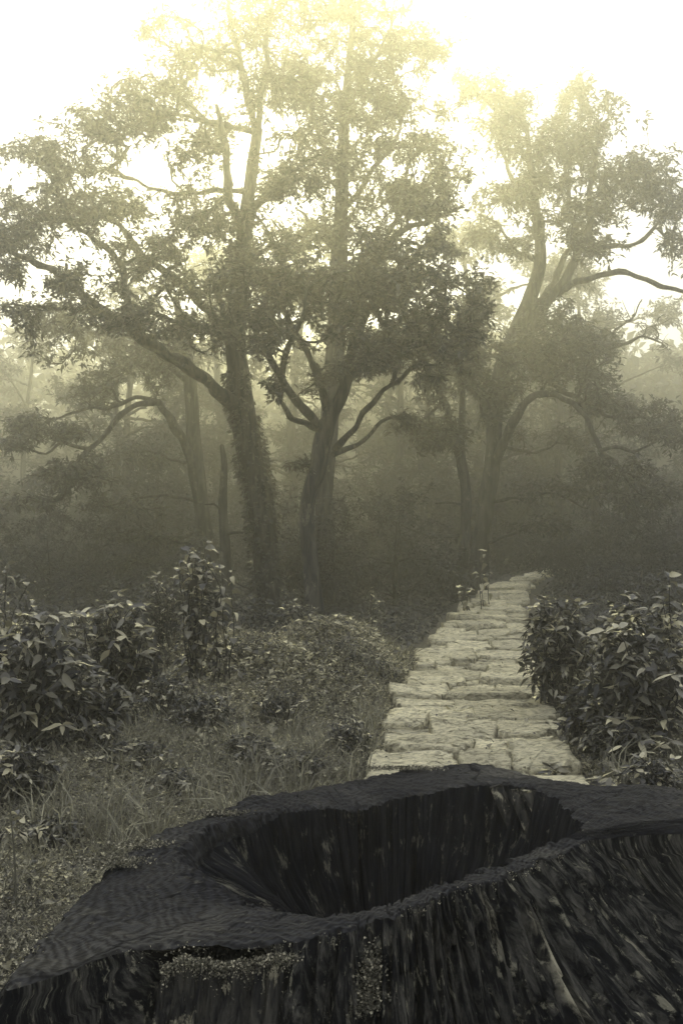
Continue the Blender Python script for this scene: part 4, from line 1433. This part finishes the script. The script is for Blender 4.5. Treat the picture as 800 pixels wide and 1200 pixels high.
def build_shrubs():
    S = shrub
    S('sapling', 'tall leafy sapling rising at the far left edge', 'sapling', 12, 7.4, 0, (18, 715, 24, 62), 9, .11, 'round', 301, 120, .2, .055, .4, 240)
    S('broadleaf_bush', 'broad bush of drooping pale leaves below the tall left sapling', 'bush', 30, 6.6, 0, (42, 795, 60, 80), 17, .135, 'long', 302, 700, .3, .07, .55, 230)
    S('broadleaf_bush', 'small bush of glossy leaves leaning beside the left sapling', 'bush', 62, 7.2, 0, (52, 750, 16, 30), 5, .12, 'long', 312, 60, .5, .06, .5, 80)
    S('rhododendron_bush', 'rounded dense bush with whorled narrow leaves between the sapling and the upright shrub', 'bush', 140, 8.2, 0, (138, 738, 48, 42), 22, .125, 'long', 303, 900, .5, .075, .45, 230)
    S('broadleaf_bush', 'single spray of broad leaves leaning out left of the rounded dense bush', 'bush', 105, 7.8, 0, (92, 735, 14, 24), 4, .12, 'long', 313, 40, .6, .06, .4, 70)
    S('upright_shrub', 'upright pointed shrub with pale roundish leaves in front of the dead trunk', 'shrub', 232, 8.6, 0, (234, 690, 30, 60), 9, .10, 'round', 304, 420, .25, .06, .45, 200)
    S('upright_shrub', 'short leafy side shoot right of the upright pointed shrub', 'shrub', 262, 8.7, 0, (262, 680, 9, 22), 4, .095, 'round', 314, 0, .4, .06, .45, 60)
    S('small_shrub', 'fine twiggy shrub behind the rounded dense bush', 'shrub', 188, 10.2, 0, (185, 700, 28, 30), 12, .065, 'long', 305, 1500, .4, .06, .3, 60)
    S('small_shrub', 'slim leafy shoot at the foot of the ivy-clad trunk', 'shrub', 335, 11.5, 0, (338, 705, 12, 30), 4, .085, 'round', 306, 120, .3, .06, .4, 60)
    S('small_shrub', 'low twiggy shrub before the crooked tree', 'shrub', 352, 11.2, 0, (352, 725, 26, 24), 8, .07, 'long', 307, 700, .4, .06, .3, 60)
    S('small_shrub', 'spiky slim shoot left of the path between the crooked and slender trees', 'shrub', 436, 13.0, 0, (437, 705, 8, 22), 4, .075, 'long', 308, 100, .3, .06, .2, 40)
    S('path_sapling', 'slim sapling with bright leaves standing at the left edge of the path', 'sapling', 568, 17.5, 0, (568, 668, 9, 26), 3, .16, 'round', 309, 0, .25, .13, .5, 50)
    S('path_sapling', 'short sapling with few bright leaves at the foot of the slender tree', 'sapling', 546, 16.6, 0, (546, 690, 8, 14), 3, .15, 'round', 310, 0, .35, .13, .5, 30)
    # right of the path
    S('rhododendron_bush', 'rounded dense bush with narrow leaves hugging the right edge of the path', 'bush', 655, 8.6, 0, (655, 742, 38, 46), 20, .12, 'long', 321, 900, .45, .075, .45, 230)
    S('broadleaf_bush', 'spray of broad leaves standing out right of the dense path-side bush', 'bush', 704, 7.9, 0, (710, 735, 18, 24), 5, .125, 'long', 322, 60, .6, .06, .4, 90)
    S('sapling', 'tall leafy sapling rising at the far right edge', 'sapling', 786, 7.4, 0, (782, 715, 24, 62), 9, .11, 'round', 323, 120, .2, .055, .4, 240)
    S('broadleaf_bush', 'broad bush of drooping pale leaves below the tall right sapling', 'bush', 765, 6.8, 0, (752, 800, 56, 78), 17, .135, 'long', 324, 700, .3, .07, .55, 230)
    S('broadleaf_bush', 'low glossy bush at the right edge of the path below the dense bush', 'bush', 690, 7.2, 0, (690, 840, 30, 40), 9, .115, 'long', 325, 420, .3, .07, .5, 120)
    # big rosettes near the stump
    S('broadleaf_bush', 'tall loose bush rising between the right sapling and the dense path-side bush', 'bush', 738, 8.0, 0, (736, 735, 26, 45), 12, .12, 'round', 326, 500, .35, .065, .5, 160)
    S('broadleaf_bush', 'leafy bush filling the bank under the broad right bush', 'bush', 720, 6.6, 0, (735, 868, 45, 30), 12, .11, 'long', 327, 700, .3, .065, .5, 160)
    S('broadleaf_bush', 'leafy bush at the foot of the rounded dense bush on the left', 'bush', 110, 7.2, 0, (105, 830, 48, 40), 12, .115, 'long', 328, 700, .3, .065, .5, 160)
    S('small_shrub', 'mounded small-leaved shrub left of the path below the crooked tree', 'shrub', 395, 9.2, 0, (390, 775, 50, 30), 22, .05, 'long', 329, 3000, .35, .05, .35, 60)
    S('small_shrub', 'mounded small-leaved shrub between the upright shrub and the crooked tree', 'shrub', 300, 9.6, 0, (298, 765, 46, 26), 20, .05, 'long', 330, 2600, .35, .05, .35, 60)
    S('broadleaf_bush', 'low broad-leaved bush at the left edge just beyond the stump end', 'bush', 20, 5.7, 0, (22, 905, 34, 34), 12, .085, 'long', 341, 500, .25, .05, .4, 140)
    S('small_shrub', 'low small-leaved mound beyond the left shoulder of the stump', 'shrub', 150, 6.3, 0, (150, 890, 46, 20), 14, .06, 'long', 342, 900, .3, .045, .3, 140)
    S('small_shrub', 'small tangled plant at the left edge of the stump top', 'shrub', 60, 5.0, 0, (58, 985, 30, 24), 8, .055, 'long', 343, 240, .3, .045, .3, 110)
    S('small_shrub', 'leafy tangle in the grass halfway between the stump and the upright shrub', 'shrub', 240, 7.2, 0, (235, 835, 40, 22), 14, .06, 'long', 344, 900, .3, .045, .3, 140)
    S('small_shrub', 'small-leaved tangle hugging the left edge of the path near the stump', 'shrub', 412, 7.0, 0, (408, 862, 26, 20), 10, .05, 'long', 345, 500, .3, .045, .3, 110)
    S('small_shrub', 'low mound of leaves at the right end of the stump', 'shrub', 775, 5.6, 0, (772, 905, 40, 18), 12, .07, 'long', 346, 500, .3, .045, .3, 130)
    weeds = [(330, 7.9, 825, 'pale weedy clump in the grass below the mounded shrub nearest the upright shrub'), (190, 7.6, 805, 'weedy clump between the broad drooping bush and the grass'),
             (290, 6.6, 880, 'weedy clump just beyond the left shoulder of the stump rim'), (370, 8.4, 830, 'weedy clump beside the path halfway along the grass'), (200, 5.9, 925, 'weedy clump touching the stump rim where the grass ends'),
             (110, 6.6, 868, 'weedy clump at the foot of the leafy bush on the left'), (440, 9.6, 790, 'weedy clump against the left edge of the path below the mounded shrub'), (345, 6.3, 900, 'weedy clump close behind the stump rim left of the path')]
    for i, (px, d, py, lb) in enumerate(weeds):
        S('weed_clump', lb, 'weeds', px, d, 0, (px, py, 30, 18), 13, .05 + .006 * (i % 3), ('long', 'round')[i % 2], 360 + i, 700, .3, .04, .3, 44)
    S('rosette_plant', 'low rosette of broad bright leaves beyond the left end of the stump', 'plant', 78, 6.1, 0, (78, 912, 14, 8), 4, .12, 'long', 331, 0, .6, .03, .1, 30)
    S('rosette_plant', 'pale rosette plant between the path and the right end of the stump', 'plant', 652, 6.3, 0, (648, 905, 12, 8), 4, .11, 'long', 332, 0, .6, .03, .1, 30)
    S('rosette_plant', 'second rosette plant right of the pale one behind the stump', 'plant', 715, 6.0, 0, (715, 915, 18, 10), 4, .11, 'long', 333, 0, .6, .03, .1, 30)
    S('rosette_plant', 'small broad-leaved plant at the far left beside the stump', 'plant', 25, 5.0, 0, (26, 962, 14, 10), 3, .07, 'round', 334, 0, .5, .03, .2, 24)


def bank_height(x, y):
    """height of the low growth over the ground"""
    d = np.abs(x - path_x(y)) - .66
    left = (x < path_x(y))
    h = np.where(left, .10 + .32 * np.clip((y - 6.5) / 4, 0, 1), .16 + .22 * np.clip((y - 6.5) / 4, 0, 1))
    n = .5 + .5 * np.sin(x * 2.3 + 1.7 * np.sin(y * 1.3)) * np.sin(y * 1.9 + x)
    return h * (.4 + 1.0 * n) * np.clip(d / .5 + .25, 0.12, 1)


def in_stump(x, y, grow=1.08):
    th, ro = IN_STUMP
    a = np.arctan2(y - SC[1], x - SC[0])
    return np.hypot(x - SC[0], y - SC[1]) < np.interp(a, th, ro) * grow + .12


def build_cover():
    global IN_STUMP
    IN_STUMP = polar_outline(OUT_PX, 300)
    rg = np.random.default_rng(61)
    xs, ys = [], []
    # more leaves close by, fewer and larger ones farther off
    for y0, y1, n in ((3.0, 5.5, 130000), (5.5, 8.0, 190000), (8.0, 11.5, 130000)):
        y = rg.uniform(y0, y1, n)
        half = .34 * y + .5
        x = rg.uniform(-1, 1, n) * half
        xs.append(x); ys.append(y)
    x = np.concatenate(xs); y = np.concatenate(ys)
    onpath = np.abs(x - path_x(y)) < .62 + .1 * np.sin(y * 5) + .05 * rg.normal(size=len(x))
    keep = (~onpath | (rg.random(len(x)) < .010)) & ~in_stump(x, y)
    x, y, onpath = x[keep], y[keep], onpath[keep]
    n = len(x)
    h = np.where(onpath, .125, bank_height(x, y))
    z = ground_z(x, y) + h * (rg.random(n) ** .35)
    L = (.010 + .0022 * np.maximum(0, y - 4)) * np.exp(rg.normal(0, .5, n))
    big = np.sin(x * 2.9 + 1.3 * np.sin(y * 2.1)) * np.sin(y * 3.3 + x) > .35
    L = np.where(big, L * 1.5, L)
    ax = rg.normal(0, 1, (n, 3)); ax[:, 2] = ax[:, 2] * .4
    v, f = leaf_arrays(np.stack([x, y, z], -1), ax, L, L * rg.uniform(.3, .75, n), rg, .2, .1)
    o = link('undergrowth', mesh_np('undergrowth', v, f, M_COVER), kind='stuff')
    o['label'] = 'dense low leafy undergrowth on both sides of the path'
    # taller tufts of grass
    vs, fs, nv = [], [], 0
    for _ in range(210):
        y = rg.uniform(4.4, 10.5); x = rg.uniform(-1, .35) * (.34 * y + .2)
        if rg.random() < .25:
            x = path_x(y) + rg.uniform(.7, 1.8)
        if abs(x - path_x(y)) < .68 or in_stump(np.array([x]), np.array([y]))[0]:
            continue
        k = 26
        p = np.array([x, y, 0]) + rg.normal(0, .035, (k, 3)); p[:, 2] = ground_z(x, y) + .03
        L = rg.uniform(.16, .42, k)
        d = norm(np.concatenate([rg.normal(0, .32, (k, 2)), np.ones((k, 1))], 1))
        tp = p.copy()
        side = norm(np.cross(d, rg.normal(0, 1, (k, 3))))
        w_ = rg.uniform(.0022, .0042, k)[:, None]
        m1 = p + d * L[:, None] * .5
        tip = m1 + norm(d + np.stack([d[:, 0] * 2.2, d[:, 1] * 2.2, -.5 * np.ones(k)], -1)) * L[:, None] * .5
        v = np.stack([p - side * w_, p + side * w_, m1 + side * w_ * .8, m1 - side * w_ * .8, tip], 1).reshape(-1, 3)
        b = np.arange(k)[:, None] * 5
        f = np.concatenate([b + np.array([[0, 1, 2]]), b + np.array([[0, 2, 3]]), b + np.array([[3, 2, 4]])], 0)
        vs.append(v); fs.append(f + nv); nv += len(v)
    o = link('grass', mesh_np('grass_tufts', np.vstack(vs), np.vstack(fs), M_GRASS), kind='stuff')
    o['label'] = 'taller arching tufts of grass standing out of the low growth'
    # darker taller ferns and brambles under the trees
    n = 60000
    y = rg.uniform(10.8, 30, n); x = rg.uniform(-1, 1, n) * (.36 * y + 1)
    keep = np.abs(x - path_x(y)) > .72
    x, y = x[keep], y[keep]; n = len(x)
    hh = .12 + .5 * np.clip(np.sin(x * 1.1 + 2 * np.sin(y * .7)) * np.sin(y * .9 + x * .4) + .2, 0, 1) * np.clip(np.abs(x - path_x(y)) - .6, .1, 1)
    z = ground_z(x, y) + hh * rg.random(n) ** .5
    L = rg.uniform(.05, .13, n)
    ax = rg.normal(0, 1, (n, 3)); ax[:, 2] = ax[:, 2] * .5
    v, f = leaf_arrays(np.stack([x, y, z], -1), ax, L, L * rg.uniform(.3, .5, n), rg, .2, .2)
    o = link('forest_floor_plants', mesh_np('forest_floor_plants', v, f, M_LEAF_FAR), kind='stuff')
    o['label'] = 'dark low plants covering the forest floor under the trees'
    # grass blades
    n = 50000
    y = np.concatenate([rg.uniform(3.6, 7.5, n // 2), rg.uniform(6.0, 12, n // 2)])
    x = rg.uniform(-1, 1, n) * (.34 * y + .3)
    keep = (np.abs(x - path_x(y)) > .66) & ~in_stump(x, y) & ((x < path_x(y)) | (rg.random(n) < .3))
    x, y = x[keep], y[keep]
    n = len(x)
    z = ground_z(x, y) + bank_height(x, y) * rg.uniform(.3, .95, n)
    ax = rg.normal(0, .55, (n, 3)); ax[:, 2] = 1
    L = rg.uniform(.05, .16, n) * (1 + .05 * (y - 4))
    v, f = leaf_arrays(np.stack([x, y, z], -1), ax, L, .0030 + .0006 * (y - 4), rg, .1, .0)
    tip = v.reshape(-1, 4, 3)
    sh = np.concatenate([rg.normal(0, .05, (n, 2)), np.full((n, 1), -.02)], 1)
    tip[:, 2] += sh; tip[:, 1] += .42 * sh; tip[:, 3] += .42 * sh
    o = link('grass', mesh_np('grass', tip.reshape(-1, 3), f, M_GRASS), kind='stuff')
    o['label'] = 'wispy pale grass among the undergrowth'


def dry_stems():
    rg = np.random.default_rng(71)
    data = [((20, 1075), (10, 930), 4.3, 'thin pale dry stalk upright at the left end of the stump'),
            ((238, 930), (198, 862), 5.6, 'thin bent dry twig leaning left over the grass behind the stump'),
            ((252, 905), (246, 800), 6.6, 'upright dry stalk in the grass left of the path'),
            ((70, 960), (30, 905), 5.2, 'long grass stalk bending above the left undergrowth'),
            ((404, 880), (412, 800), 7.4, 'thin dark stalk close to the left edge of the path')]
    for (a, b, d, lab) in data:
        p0, p1 = P(a[0], a[1], d), P(b[0], b[1], d)
        p0[2] = float(ground_z(p0[0], p0[1])) - .02
        mid = (p0 + p1) / 2 + np.array([rg.normal(0, .03), rg.normal(0, .03), .03])
        T = Tubes()
        l = smooth_line(np.array([p0, mid, p1]), .04)
        T.add(l, np.linspace(.006, .003, len(l)), 5)
        root = link('dry_stalk', T.mesh('dry_stalk', M_GRASS, p0))
        root.location = Vector(p0)
        root['label'] = lab
        root['category'] = 'stalk'
        vs = []
        for k in range(5):
            i = int(len(l) * (.35 + .13 * k)); i = min(i, len(l) - 1)
            vs.append(l[i])
        v, f = leaf_arrays(np.array(vs), rg.normal(0, 1, (5, 3)), rg.uniform(.03, .06, 5), np.full(5, .012), rg)
        link('stalk_leaves', mesh_np('stalk_leaves', v - p0, f, M_GRASS), root, 'stuff')


# ------------------------------------------------------------------ build
build_ground()
build_haze()
build_path()
build_stump()
tree_1(); tree_2(); tree_3(); tree_4(); tree_5(); tree_6(); snag(); bare_branch_tree()
place_far()
build_hill_forest()
build_ivy([(332, 775, 0, 18), (323, 720, 0, 16.5), (316, 680, 0, 15.5), (312, 645, 0, 15), (305, 590, 0, 15.5), (293, 530, 0, 15), (283, 472, 0, 14), (279, 435, 0, 12.5)], 15.5)
build_shrubs()
build_cover()
dry_stems()
